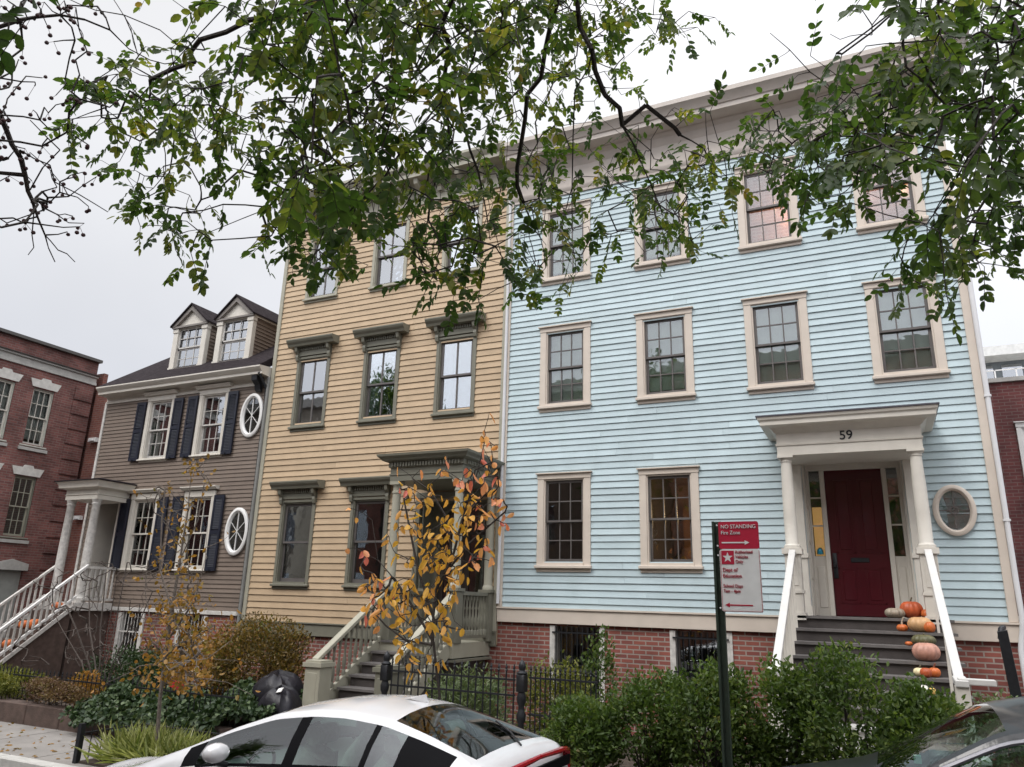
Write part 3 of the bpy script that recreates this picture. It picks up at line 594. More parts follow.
# portico of the tan house
m = MB(); QX0, QX1, QY = -7.90, -6.40, -1.42
pr = [(0, 4.17), (0, 4.27), (.015, 4.275), (.015, 4.30), (0, 4.305), (0, 4.40), (.03, 4.42), (.03, 4.50), (.06, 4.51), (.12, 4.53), (.14, 4.56), (.19, 4.60), (.20, 4.64), (0, 4.68)]
hoodm(m, pr, QX0, QX1, QY+.12)
xx = QX0+.05
while xx < QX1-.02: m.box(xx, xx+.03, QY+.055, QY+.088, 4.425, 4.495); xx += .06
yy = QY+.2
while yy < -.1: m.box(QX1+.032, QX1+.065, yy, yy+.03, 4.425, 4.495); yy += .06
tp = m.build('portico', M_olive, th)
for cx_, cy_ in ((-7.80, -1.2), (-6.50, -1.2), (-6.46, -.07)):
    m = MB(); m.lathe(cx_, cy_, [(.1, 2.33), (.1, 2.38), (.085, 2.40), (.08, 2.42), (.082, 3.0), (.072, 3.95), (.085, 3.96), (.085, 3.99), (.072, 4.0), (.075, 4.08), (.095, 4.11)], 18); m.box(cx_-.1, cx_+.1, cy_-.1, cy_+.1, 4.11, 4.168); m.build('column', M_olive2, tp, smooth=1)
    m = MB(); m.bbox(cx_-.105, cx_+.105, cy_-.105, cy_+.105, 1.45, 2.28); m.box(cx_-.13, cx_+.13, cy_-.13, cy_+.13, 2.28, 2.33); m.build('column_pedestal', M_olive, tp)
m = MB(); m.box(QX0+.1, QX1-.1, QY+.3, -.02, 4.2, 4.21); m.build('portico_ceiling', M_olive, tp)
# stoop of the tan house
LZ = 1.45; m = MB(); m.box(-7.86, -6.42, -1.34, .0, 1.22, LZ); m.cur = 1; m.box(-7.82, -6.5, -1.28, -.02, GZ, 1.22); nst = 8; rise = (LZ-GZ)/nst; run = .27
m.cur = 1
for k in range(1, nst):
    m.box(-7.78, -6.58, -1.34-run*k, -1.34-run*(k-1)-.0005, GZ, LZ-rise*k-.035)
m.cur = 2
for k in range(0, nst): m.box(-7.80, -6.56, -1.34-run*k-.03, -1.34-run*(k-1) if k else -1.2, LZ-rise*k-.034, LZ-rise*k+.002)
ts = m.build('stoop', [M_olive2, M_step, M_nose], th)
slope = rise/run
balp = [(.03, 0), (.03, .07), (.018, .09), (.03, .17), (.034, .24), (.02, .33), (.016, .42), (.026, .46), (.016, .5), (.02, .58), (.03, .62), (.03, .7)]
def baluster(h, mat, parent, loc):
    m = MB(); m.lathe(0, 0, [(r, z*h/.7) for r, z in balp], 8); o = m.build('baluster', mat, None, smooth=1, off=(0, 0, 0)); o.parent = parent; o.location = np.array(loc)-worldloc(parent); return o
b0 = None
for cx_ in (-7.87, -6.50):
    m = MB(); m.bar((cx_, -1.25, 2.24), (cx_, -2.95, 2.24-1.7*slope), .12, .07); m.build('handrail', M_olive2, ts, bevel=.01)
    m = MB(); m.prism_yz([(-1.32, LZ+.06), (-3.0, LZ+.06-1.68*slope), (-3.0, LZ-.2-1.68*slope), (-1.32, LZ-.2)], cx_-.03, cx_+.03)
    for k in range(7): yb = -1.34-run*k; m.box(cx_-.045, cx_+.045, yb-.06, yb, LZ-rise*k-.035, LZ-rise*k+.04)
    m.build('stringer', M_olive2, ts)
    for k in range(12):
        yy = -1.42-k*.135; zt = 2.24+(yy+1.25)*slope-.03; zb_ = LZ+.06+(yy+1.32)*slope-.01
        if b0 is None: b0 = baluster(zt-zb_, M_olive, ts, (cx_, yy, zb_))
        else: inst(b0, (cx_, yy, zb_), ts)
for cx_ in (-7.76, -6.50):
    m = MB(); m.bbox(cx_-.14, cx_+.14, -3.12, -2.84, GZ, 1.12); m.box(cx_-.17, cx_+.17, -3.15, -2.81, 1.12, 1.18); m.box(cx_-.14, cx_+.14, -3.12, -2.84, 1.18, 1.21); m.box(cx_-.16, cx_+.16, -3.14, -2.82, GZ, .3); m.bbox(cx_-.09, cx_+.09, -3.128, -3.1, .36, 1.04); m.build('newel_post', M_olive2 if cx_ < -7 else M_olive, ts)
for X in (-7.85, -6.44):
    m = MB(); m.box(X-.05, X+.05, -1.1, -.1, 2.22, 2.28); m.box(X-.04, X+.04, -1.1, -.1, 1.52, 1.57)
    m.box(X-.06, X+.06, -.12, -.0, 1.45, 2.33); m.build('side_railing', M_olive, ts)
for X in (-7.85, -6.44):
    for k in range(8): inst(b0, (X, -.98+k*.115, 1.57), ts)
m = MB(); m.box(-6.52, -6.36, -1.34, -.02, 1.16, 1.20); m.build('deck_moulding', M_olive, ts)
m = MB(); m.tube([(-6.25, -.075, 10.6), (-6.25, -.075, 2.1)], .03, 8)
m.build('downpipe', M_alu, th, smooth=1)
m = MB(); m.tube([(-12.33, -.06, 6.95), (-12.335, -.07, .5)], .038, 8); m.build('corner_pipe', pmat('grey_pipe', (.2, .2, .19), .5), th, smooth=1)

# ================================================================== BROWN HOUSE
rh = thing('brown_house', (-15.1, 0, GZ), 'low grey brown clapboard house with navy shutters and two white dormers', 'house')
RX0, RX1 = -17.92, -12.40
rw = []
for x in (-15.81, -14.02):
    rw.append(mk(x, 2.56, 4.42, .98, .115, .16, .10, f=1)); rw.append(mk(x, 5.17, 6.86, .98, .115, .14, .10, f=2))
rdoor = (-17.5, -16.72, 1.85, 4.3)
holes = [hole(s) for s in rw]+[rdoor]
panel(H, RX0, RX1, 1.7, 7.1, holes, 'sheathing_wall', M_brown, rh)
clapboards(H, RX0+.08, RX1, 1.78, 6.84, holes, .0935, M_brown, rh, lip=.026)
rb = [(-16.1, -15.25, .5, 1.66), (-14.2, -13.3, .5, 1.66)]
panel(H, RX0, RX1, GZ, 1.7, rb, 'brick_basement_wall', M_brick, rh, y0=.012, t=.2)
shell(H, RX0, RX1, 7.0, (1.8, 4.8), rh, mat=M_brown, walls=((-14.9, 1.8, 6.9), (-16.6, 1.8, 6.9)))
m = MB(); m.bbox(RX0, RX1, -.04, .012, 1.69, 1.775); m.build('water_table', M_oldwhite, rh)
m = MB(); m.bbox(RX0, RX0+.08, -.045, 0, 1.78, 6.84); m.build('corner_board', M_oldwhite, rh)
m = MB(); pr = [(0.002, 6.80), (.04, 6.80), (.045, 6.86), (.02, 6.87), (.02, 6.94), (.05, 6.97), (.30, 6.99), (.30, 7.05), (.34, 7.08), (.39, 7.14), (.39, 7.17), (.1, 7.2)]
m.prism_yz([(-p, z) for p, z in pr]+[(.1, 7.2), (.1, 6.80)], RX0+.02, RX1+.06); m.build('cornice', M_cream, rh, smooth=25)
m = MB(); m.prism_yz([(-.06, 6.62), (-.13, 6.66), (-.16, 6.78), (-.27, 6.86), (-.28, 6.975), (-.06, 6.975)], -12.66, -12.5); m.build('cornice_bracket', M_blk, rh)
m = MB(); m.tube([(-12.43, -.3, 7.03), (-12.40, -.22, 6.9), (-12.375, -.07, 6.7), (-12.37, -.05, 6.4), (-12.37, -.05, .3)], .032, 8); m.build('downpipe', M_blk, rh, smooth=1)
# gable roof and dormers
SL = .71; ry = 4.6; rz0 = 7.17; 
def rz(y): return rz0+(y+.36)*SL
m = MB(); m.prism_yz([(-.39, 7.175), (-.36, 7.20), (ry, rz(ry)+.03), (9.5, 7.2), (9.5, 7.05), (ry, rz(ry)-.12), (-.1, 7.175)], RX0+.05, RX1+.04)
m.build('shingle_roof', M_slate, rh)
for dx in (-15.62, -14.06):
    yf = .32; hw = .60; zb_ = rz(yf)-.06; ze = 8.83; za = 9.38
    m = MB(); yb = (ze-rz0)/SL-.36; ya = (za-rz0)/SL-.36
    m.add([(dx+s_*(hw-.02), yy, zz) for s_ in (-1, 1) for yy, zz in ((yf+.05, zb_), (yf+.05, ze), (yb, ze))], [(0, 1, 2), (5, 4, 3)])
    m.add([(dx+s_*(hw-.1), yy, zz) for s_ in (-1, 1) for yy, zz in ((yf+.05, zb_), (yf+.05, ze), (yb, ze))], [(2, 1, 0), (3, 4, 5)])
    dm = m.build('dormer', M_brown, rh)
    for s_ in (-1, 1):                                                                  # clapboards on the cheeks
        m = MB(); z = zb_+.02
        while z < ze-.1:
            y1 = max(yf+.1, (z-rz0)/SL-.3); X = dx+s_*hw
            m.tone = random.random(); m.add([(X, yf+.05, z), (X, y1, z), (X-s_*.016, y1, z+.095), (X-s_*.016, yf+.05, z+.095), (X-s_*.03, yf+.05, z), (X-s_*.03, y1, z)], [(0, 1, 2, 3) if s_ > 0 else (3, 2, 1, 0), (0, 4, 5, 1)]); z += .093
        m.build('clapboard_siding', M_brown, dm)
    m = MB()
    for s_ in (-1, 1):
        xa, xb = sorted((dx+s_*hw, dx+s_*(hw-.17))); m.bbox(xa, xb, yf, yf+.12, zb_, ze-.06); m.box(xa-.015, xb+.015, yf-.02, yf+.12, ze-.16, ze-.06); m.box(xa-.01, xb+.01, yf-.015, yf+.12, zb_, zb_+.12)
        xa, xb = sorted((dx+s_*(hw+.03), dx+s_*(hw-.02))); m.add([(xx, yy, zz) for xx in (xa, xb) for yy, zz in ((yf, ze-.06), (yf, ze+.01), (yb+.1, ze+.01), (yb, ze-.06))], [(0, 1, 2, 3), (7, 6, 5, 4), (0, 4, 5, 1), (0, 3, 7, 4)])
    m.box(dx-hw, dx+hw, yf, yf+.12, ze-.06, ze+.0); m.prism_xz([(dx-hw-.0, ze), (dx+hw+.0, ze), (dx, za-.04)], yf+.02, yf+.12)
    m.box(dx-hw+.17, dx+hw-.17, yf-.02, yf+.14, zb_+.02, zb_+.08)
    m.build('dormer_front', M_cream, dm)
    m = MB()
    for s_ in (-1, 1): m.prism_xz([(dx+s_*(hw+.05), ze-.015), (dx+s_*(hw-.09), ze-.0), (dx, za-.15), (dx, za-.02)][::s_], yf-.06, yf+.02)
    m.box(dx-hw-.03, dx+hw+.03, yf-.05, yf-.001, ze-.05, ze-.0); m.build('rake_board', pmat('grey_brown_rake', (.19, .17, .155), .6), dm)
    m = MB()
    for s_ in (-1, 1):                                                                  # roof slopes of the dormer
        e = [(dx+s_*(hw+.06), yf-.1, ze-.02), (dx, yf-.1, za), (dx, ya+.15, za), (dx+s_*(hw+.06), yb+.15, ze-.02)]
        t_ = [(p[0], p[1], p[2]+.045) for p in e]; m.add(e+t_, [(0, 1, 2, 3), (7, 6, 5, 4), (0, 4, 5, 1), (1, 5, 6, 2), (2, 6, 7, 3), (3, 7, 4, 0)])
    m.build('dormer_roof', M_slate, dm)
    m = MB(); A, B, C, Dd = dx-hw+.17, dx+hw-.17, zb_+.08, ze-.06; mid = (C+Dd)/2
    for za_, zb2, y0 in ((mid, Dd, yf+.05), (C, mid, yf+.08)):
        m.box(A, A+.04, y0, y0+.03, za_, zb2); m.box(B-.04, B, y0, y0+.03, za_, zb2); m.box(A, B, y0, y0+.03, za_, za_+.035); m.box(A, B, y0, y0+.03, zb2-.035, zb2)
        for i in (1, 2): xx = A+(B-A)*i/3; m.box(xx-.009, xx+.009, y0+.004, y0+.026, za_, zb2)
        m.box(A, B, y0+.005, y0+.025, (za_+zb2)/2-.009, (za_+zb2)/2+.009)
    m.build('sash', M_oldwhite, dm); m = MB(); m.box(A, B, yf+.095, yf+.1, C, Dd); m.build('pane', M_glass2, dm); m = MB(); m.box(A, B, yf+.2, yf+.24, C-.1, Dd+.05); m.build('curtain', M_wcurt, dm)
def brhood(F, s, win):
    m = MB(F); x = s['x']; hw = s['w']/2; z = s['z1']
    m.prism_yz([(0, z), (-.10, z), (-.12, z+.03), (-.15, z+.05), (-.15, z+.075), (0, z+.09)], x-hw-.07, x+hw+.07); m.build('window_hood', M_cream, win)
for s in rw:
    wn = window(H, s, rh, M_cream, M_cream if s['f'] == 1 else M_oldwhite, M_glass2 if s['f'] == 2 else M_glass, hood=brhood, drip=False, muntin=.014, blind=M_wcurt if s['f'] == 2 else M_shade, blindfrac=.5 if s['f'] == 2 else .25)
    z0, z1 = s['z0']+.05, s['z1']-.14
    for sx in (-1, 1):
        xa = s['x']+sx*(s['w']/2+.01); xb = xa+sx*.31; xa, xb = sorted((xa, xb))
        m = MB(); m.box(xa, xb, -.062, -.047, z0, z1)
        for a, b in ((xa, xa+.05), (xb-.05, xb)): m.box(a, b, -.082, -.062, z0, z1)
        for a, b in ((z0, z0+.08), (z1-.08, z1), ((z0+z1)/2-.04, (z0+z1)/2+.04)): m.box(xa+.05, xb-.05, -.082, -.062, a, b)
        z = z0+.09
        while z < z1-.1:
            if abs(z-(z0+z1)/2) > .06: m.add([(xa+.05, -.064, z+.03), (xb-.05, -.064, z+.03), (xb-.05, -.08, z), (xa+.05, -.08, z)], [(3, 2, 1, 0)])
            z += .036
        m.build('shutter', M_navy, rh)
        m = MB(); m.tube([(s['x']+sx*(s['w']/2+.16), -.07, z0-.03), (s['x']+sx*(s['w']/2+.16), -.1, z0+.03)], .012, 6); m.build('shutter_dog', M_blk, rh)
oval(H, -12.735, 6.09, .335, .52, rh, M_white, M_glass, spokes='star', label='upper white oval window'); oval(H, -12.735, 3.46, .335, .52, rh, M_white, M_glass, spokes='star', label='lower white oval window')
for a, b, c, d in rb:
    m = MB(); m.box(a, a+.1, -.02, .2, c, d); m.box(b-.1, b, -.02, .2, c, d); m.box(a+.1, b-.1, -.01, .2, c, c+.07); wn = m.build('basement_window', M_oldwhite, rh)
    m = MB(); x = a+.14
    while x < b-.1: m.tube([(x, .0, c), (x, .0, d)], .008, 6); x += .1
    m.box(a+.05, b-.05, -.01, .01, (c+d)/2+.15, (c+d)/2+.18); m.build('window_bars', M_oldwhite, wn); m = MB(); m.box(a+.1, b-.1, .1, .105, c, d); m.build('pane', M_glass, wn)
# brown house entrance, portico, stoop
a, b, c, d = rdoor; m = MB(); m.box(a-.09, a, -.05, .02, c, d+.08); m.box(b, b+.07, -.05, .02, c, d+.08); m.box(a, b, -.05, .02, d, d+.08); m.box(a, a+.03, .02, .7, c, d); m.box(b-.03, b, .02, .7, c, d); m.box(a, b, .7, .74, 3.9, d); m.box(a+.03, a+.06, .02, .7, 2.8, 2.85); m.build('door_surround', M_cream, rh)
m = MB(); m.box(a+.03, b-.03, .66, .7, c, 3.75); m.box(a+.12, b-.12, .65, .662, 2.0, 2.7); m.box(a+.12, b-.12, .65, .662, 2.85, 3.6); m.build('door', M_bdoor, rh)
m = MB(); PXa, PXb = -17.56, -16.42
pr = [(0, 4.19), (0, 4.29), (.02, 4.30), (0, 4.32), (0, 4.42), (.03, 4.44), (.13, 4.46), (.14, 4.53), (.17, 4.58), (.2, 4.60)]
hoodm(m, pr, PXa, PXb, -.86); p_ = m.build('portico', M_cream, rh, smooth=25)
m = MB(); hoodm(m, [(.2, 4.602), (.22, 4.61), (.22, 4.63), (0, 4.68)], PXa, PXb, -.86); m.build('lead_roof', M_slate, p_)
for cx_ in (-17.44, -16.54):
    m = MB(); m.lathe(cx_, -.76, [(.13, 1.85), (.13, 1.95), (.105, 1.98), (.1, 2.05), (.1, 3.0), (.085, 4.05), (.1, 4.07), (.1, 4.1), (.09, 4.11), (.12, 4.19)], 18); m.build('column', M_oldwhite, p_, smooth=1)
m = MB(); m.box(-17.6, -16.36, -.98, .0, 1.68, 1.85); m.cur = 1; m.box(-17.5, -16.45, -.9, 0, GZ, 1.68); n_ = 9; rise_ = (1.85-GZ)/n_; run_ = .235
for k in range(1, n_): m.box(-17.45, -16.43, -.98-run_*k, -.98-run_*(k-1)-.0005, 0.02, 1.85-rise_*k)
rs = m.build('stoop', [M_oldwhite, M_brst], rh)
sp = rise_/run_; rb0 = None
for cx_ in (-17.5, -16.40):
    m = MB(); m.bar((cx_, -.8, 2.66), (cx_, -3.0, 2.66-2.2*sp), .07, .06); m.bar((cx_, -.95, 1.98), (cx_, -3.0, 1.98-2.05*sp), .05, .06); m.build('handrail', M_white if cx_ > -17 else M_oldwhite, rs)
    m = MB(); m.prism_yz([(-.98, 1.80), (-3.0, 1.80-2.02*sp), (-3.0, 1.72-2.02*sp), (-.98, 1.70)], cx_-.02, cx_+.03); m.build('stringer', M_oldwhite, rs)
    for k in range(16):
        yy = -1.05-k*.125; z1_ = 2.66+(yy+.8)*sp
        if rb0 is None:
            m = MB(); m.box(-.018, .018, -.018, .018, -.66, 0); rb0 = m.build('baluster', M_oldwhite, None, off=(0, 0, 0)); rb0.parent = rs; rb0.location = np.array((cx_, yy, z1_))-worldloc(rs)
        else: inst(rb0, (cx_, yy, z1_), rs)
    m = MB(); m.box(cx_-.05, cx_+.05, -3.1, -3.0, GZ, 1.1); m.box(cx_-.065, cx_+.065, -3.115, -2.985, 1.1, 1.13); m.build('newel_post', M_oldwhite, rs)
m = MB(); m.box(-16.43, -16.37, -.8, 0, 2.6, 2.66); m.build('side_railing', M_oldwhite, rs); m = MB(); m.box(-16.43, -16.37, -.8, 0, 1.9, 1.95); m.build('side_railing', M_oldwhite, rs)
for k in range(6): inst(rb0, (-16.4, -.7+k*.12, 2.6), rs)

# ================================================================== LEFT BRICK BUILDING (faces +x)
M_limest = pmat('white_limestone', (.6, .58, .54), .8, .12, 9, .3, 40, grime=.3, grime_col=(.35, .33, .3))
lb = thing('brick_building', (-22.3, -1, GZ), 'dark red brick building with pale stone lintels at the far left', 'building')
F2 = Frame((-22.2, 0, 0), (0, 1, 0), (-1, 0, 0)); YR = 2.49
lw = []
for yc in (.94, -.24, -1.42, -3.6, -4.8):
    lw.append(mk(yc, 3.44, 5.30, .78, .075, .05, .11)); lw.append(mk(yc, 6.08, 7.92, .78, .075, .05, .11))
gdoor = (.62, 1.42, GZ, 2.62)
panel(F2, -7.5, YR, GZ, 9.2, [hole(s) for s in lw]+[gdoor], 'brick_wall', M_brick2, lb, t=.25)
m = MB(F2); m.box(-7.5, -7.3, .25, 8, GZ, 9.2); m.box(YR-.2, YR, .25, 8, GZ, 9.2); m.box(-7.3, YR-.2, 7.8, 8, GZ, 9.2); m.box(-7.5, YR, .01, 8, 9.2, 9.22); m.build('side_and_rear_wall', M_brick2, lb)
m = MB(F2); m.box(-7.3, YR-.2, .26, 7.8, 5.6, 5.7); m.box(-7.3, YR-.2, 3.0, 3.1, GZ, 9.2); m.build('interior_walls_and_floors', M_int, lb)
m = MB(F2); m.bbox(-7.52, YR+.02, -.05, 0, 8.42, 8.5); m.bbox(-7.5, YR+.01, -.03, 0, 8.5, 8.66); m.bbox(-7.53, YR+.03, -.09, 0, 8.66, 8.72); m.build('stone_band', M_stone, lb)
m = MB(F2); m.box(-7.55, YR+.04, -.12, .3, 9.18, 9.27); m.cur = 1; m.box(-7.55, YR+.06, -.14, .1, 8.72, 8.745); m.build('coping', [pmat('dark_coping_stone', (.10, .095, .09), .8), pmat('rusted_flashing', (.06, .045, .04), .7)], lb)
m = MB(F2)
for k in range(13): z = 2.2+k*.47; m.bbox(YR-.62, YR-.02, -.035, 0, z, z+.4)
m.build('quoin', M_brick2, lb)
for s in lw:
    wn = window(F2, s, lb, pmat('greyish_cream_paint', (.5, .5, .44), .5) if s['z0'] > 5 else pmat('olive_sash_paint', (.2, .2, .16), .5), M_cream if s['z0'] > 5 else M_olive2, M_glass, up=(3, 2), lo=(3, 2), drip=False, jy=.06, blind=M_wcurt if s['z0'] > 5 else None, blindfrac=.9)
    x = s['x']; z = s['z1']; m = MB(F2)
    m.prism_xz([(x-.38, z-.02), (x+.38, z-.02), (x+.47, z+.21), (x+.16, z+.21), (x+.12, z+.28), (x-.12, z+.28), (x-.16, z+.21), (x-.47, z+.21)], -.03, .1); m.build('stone_lintel', M_limest, wn)
    m = MB(F2); m.box(x-.43, x+.43, -.05, .1, s['z0']-.08, s['z0']+.01); m.build('stone_sill', M_stone, wn)
m = MB(F2); m.prism_xz([(.55, 2.62), (1.5, 2.62), (1.5, 2.8), (1.25, 2.86), (1.02, 2.92), (.8, 2.86), (.55, 2.8)], -.06, .1)
m.build('carved_lintel', M_stone, lb)
m = MB(F2); m.box(.62, 1.42, .1, .14, GZ, 2.62); m.build('grey_door', pmat('grey_door_paint', (.3, .31, .29), .5), lb)
m = MB(); m.box(-24.6, -22.15, 2.7, 2.85, GZ, 8.9); tag(m.build('brick_wing_wall', M_brick3), 'orange red brick wall between the brick building and the brown house', 'wall')
m = MB(); m.box(-22.15, -21.4, 2.55, 3.5, GZ, 8.3); m.box(-22.2, -21.35, 2.5, 3.5, 8.3, 8.38); tag(m.build('brick_pier', M_brick3), 'narrow orange red brick end wall beside the quoins', 'wall')
wl = thing('wall_lamp', (-21.3, 2.45, 6.6), 'small white wall lamp on the orange brick end wall', 'wall lamp')
m = MB(); m.box(-21.9, -21.55, 2.4, 2.5, 6.55, 6.68); m.build('lamp_housing', M_white, wl); m = MB(); m.box(-21.85, -21.6, 2.36, 2.4, 6.57, 6.6); m.build('lens', pmat('frosted_lens', (.6, .6, .6), .3), wl)
wl = thing('wall_lamp', (-21.3, 2.45, 4.25), 'small white wall lamp seen through the brown house portico', 'wall lamp')
m = MB(); m.box(-21.9, -21.6, 2.4, 2.5, 4.16, 4.28); m.build('lamp_housing', M_white, wl); m = MB(); m.box(-21.85, -21.65, 2.36, 2.4, 4.17, 4.2); m.build('lens', pmat('frosted_lens', (.6, .6, .6), .3), wl)

# ================================================================== RIGHT: brick house set back, pale building with roof terrace
kb = thing('maroon_brick_house', (6.5, 8, GZ), 'maroon brick house set back beyond the blue house at the right edge', 'building')
kw = [mk(3.28, 4.3, 6.1, .9, .1, .12, .12), mk(5.2, 4.3, 6.1, .9, .1, .12, .12), mk(3.28, 1.2, 3.0, .9, .1, .12, .12), mk(5.2, 1.2, 3.0, .9, .1, .12, .12)]
F3 = Frame((0, 6, 0))
panel(F3, 1.75, 12, GZ, 7.0, [hole(s) for s in kw], 'brick_wall', M_brick4, kb, t=.25)
m = MB(F3); m.box(1.75, 2, .25, 9, GZ, 7.0); m.box(11.8, 12, .25, 9, GZ, 7.0); m.box(2, 11.8, 8.8, 9, GZ, 7); m.box(2, 11.8, 2.5, 2.6, GZ, 7); m.build('side_and_rear_wall', M_brick4, kb)
m = MB(F3); m.box(1.7, 12.05, -.06, .3, 7.0, 7.09); m.build('coping', M_stone, kb); m = MB(F3); m.box(1.8, 12, .3, 9, 6.9, 6.98); m.build('flat_roof', M_tar, kb)
for s in kw: window(F3, s, kb, M_white, M_white, M_glass)
pb = thing('pale_rooftop_building', (14, 34, GZ), 'distant white building with a railed roof terrace above the maroon brick house', 'building')
F4 = Frame((0, 30, 0)); M_pale = pmat('white_render', (.62, .62, .6), .7)
m = MB(F4); m.box(5.0, 26, 0, 8, GZ, 13.0); m.build('lower_block', M_pale, pb)
m = MB(F4); m.box(5.0, 26, 2.5, 8, 13.0, 15.1); m.build('upper_storey', pmat('grey_storey', (.16, .18, .19), .4), pb)
m = MB(F4); m.prism_yz([(1.2, 15.1), (1.2, 15.6), (4.5, 16.3), (8, 15.6), (8, 15.1)], 4.7, 26); m.build('curved_roof', M_pale, pb)
m = MB(F4)
for k in range(14): m.box(5.1+k*.9, 5.16+k*.9, .05, .11, 13.0, 14.0)
m.box(5, 20, .05, .11, 13.95, 14.0); m.box(5, 20, .05, .11, 13.5, 13.53); m.build('terrace_railing', M_white, pb)
m = MB(F4)
for k in range(7): m.box(5.4+k*1.3, 6.3+k*1.3, 2.44, 2.5, 13.1, 14.9)
m.build('terrace_window', M_glass2, pb)
m = MB(F4)
for k in range(6):
    for j in range(3): m.box(5.6+k*2.2, 6.7+k*2.2, -.03, 0, 3+j*3.2, 4.7+j*3.2)
m.build('front_window', M_sash, pb)
# low white fence at the passage on the right and the dark sloping board
pf = thing('white_side_gate', (2.6, .9, GZ), 'white rail gate in the passage right of the blue house', 'gate')
m = MB(); m.box(1.72, 3.6, .95, 1.0, 2.08, 2.14); m.box(1.72, 3.6, .95, 1.0, 1.25, 1.33); m.build('rail', M_white, pf)
for k in range(8): m = MB(); m.box(1.8+k*.24, 1.86+k*.24, .93, .95, .2, 2.1); m.build('picket', M_white, pf)
bd = MB(); bd.tube([(1.13, -2.15, 1.88), (1.15, -2.1, 1.98), (1.19, -2.0, 2.0)], .03, 8)
bd.add([(1.10, -2.2, 1.95), (1.20, -2.2, 1.97), (1.34, -2.05, .14), (1.22, -2.05, .14), (1.11, -2.13, 1.96), (1.21, -2.13, 1.98), (1.35, -1.97, .14), (1.23, -1.97, .14)], [(3, 2, 1, 0), (4, 5, 6, 7), (0, 1, 5, 4), (1, 2, 6, 5), (2, 3, 7, 6), (3, 0, 4, 7)])
tag(bd.build('iron_stair_cheek', M_blk), 'tall black tapering iron post at the blue house right corner', 'post')

# ================================================================== opposite side of the street (seen only in the panes)
ob = thing('opposite_apartment_block', (1, -21, 0), 'red brick apartment block across the street, mirrored in the windows', 'building')
F5 = Frame((0, -20, 0), (-1, 0, 0), (0, -1, 0)); M_brick5 = brickmat('orange_brick', (.42, .16, .09), (.33, .12, .075), (.35, .27, .22))
ow = [mk(-7+k*2.6, z, z+1.8, 1.3, .08, .1, .1) for k in range(6) for z in (2, 5, 8)]
panel(F5, -9, 8, 0, 12.3, [hole(s) for s in ow], 'brick_wall', M_brick5, ob, t=.3)
m = MB(F5); m.box(-9, 8, .6, .8, 0, 12.3); m.build('room_backing', M_int, ob)
m = MB(F5); m.box(-9.2, 8.2, -.4, .8, 12.3, 12.8); m.build('cornice', M_stone, ob)
m = MB(F5)
for s in ow: h = hole(s); m.box(h[0], h[1], .1, .12, h[2], h[3])
m.build('window_panes', M_glass2, ob)

M_bst2 = pmat('brown_stucco', (.16, .11, .085), .9, .2, 4); M_cst = pmat('cream_stucco', (.4, .36, .3), .9, .15, 4)
for xa, xb, hh, mt, lab in ((-17.5, -8.05, 12.0, M_bst2, 'brown stucco row house across the street, mirrored in the panes'), (-26, -17.6, 10.5, M_brick3, 'orange red brick row house across the street'), (-35, -26.1, 12.5, M_cst, 'cream row house across the street'), (-48, -35.1, 11, M_brick4, 'maroon brick row house at the far end across the street'), (8.3, 17, 12, M_brick2, 'dark red row house across the street behind the parked crossover'), (17.1, 30, 11, M_bst2, 'brown row house farthest right across the street')):
    r_ = thing('opposite_row_house', ((xa+xb)/2, -21, 0), lab, 'building'); hs2 = []
    nw = int((xb-xa)/2.1)
    for k in range(nw):
        for z in (1.6, 4.8, 8.0): u_ = -xb+ (xb-xa)*(k+.5)/nw; hs2.append((u_-.5, u_+.5, z, z+1.8))
    panel(F5, -xb, -xa, 0, hh, hs2, 'front_wall', mt, r_, t=.3); m = MB(F5); m.box(-xb, -xa, .6, .8, 0, hh); m.build('room_backing', M_int, r_)
    m = MB(F5); m.box(-xb-.1, -xa+.1, -.4, .8, hh, hh+.5); m.build('cornice', M_stone, r_)
    m = MB(F5)
    for h in hs2: m.box(h[0], h[1], .1, .12, h[2], h[3])
    m.build('window_panes', M_glass2, r_)

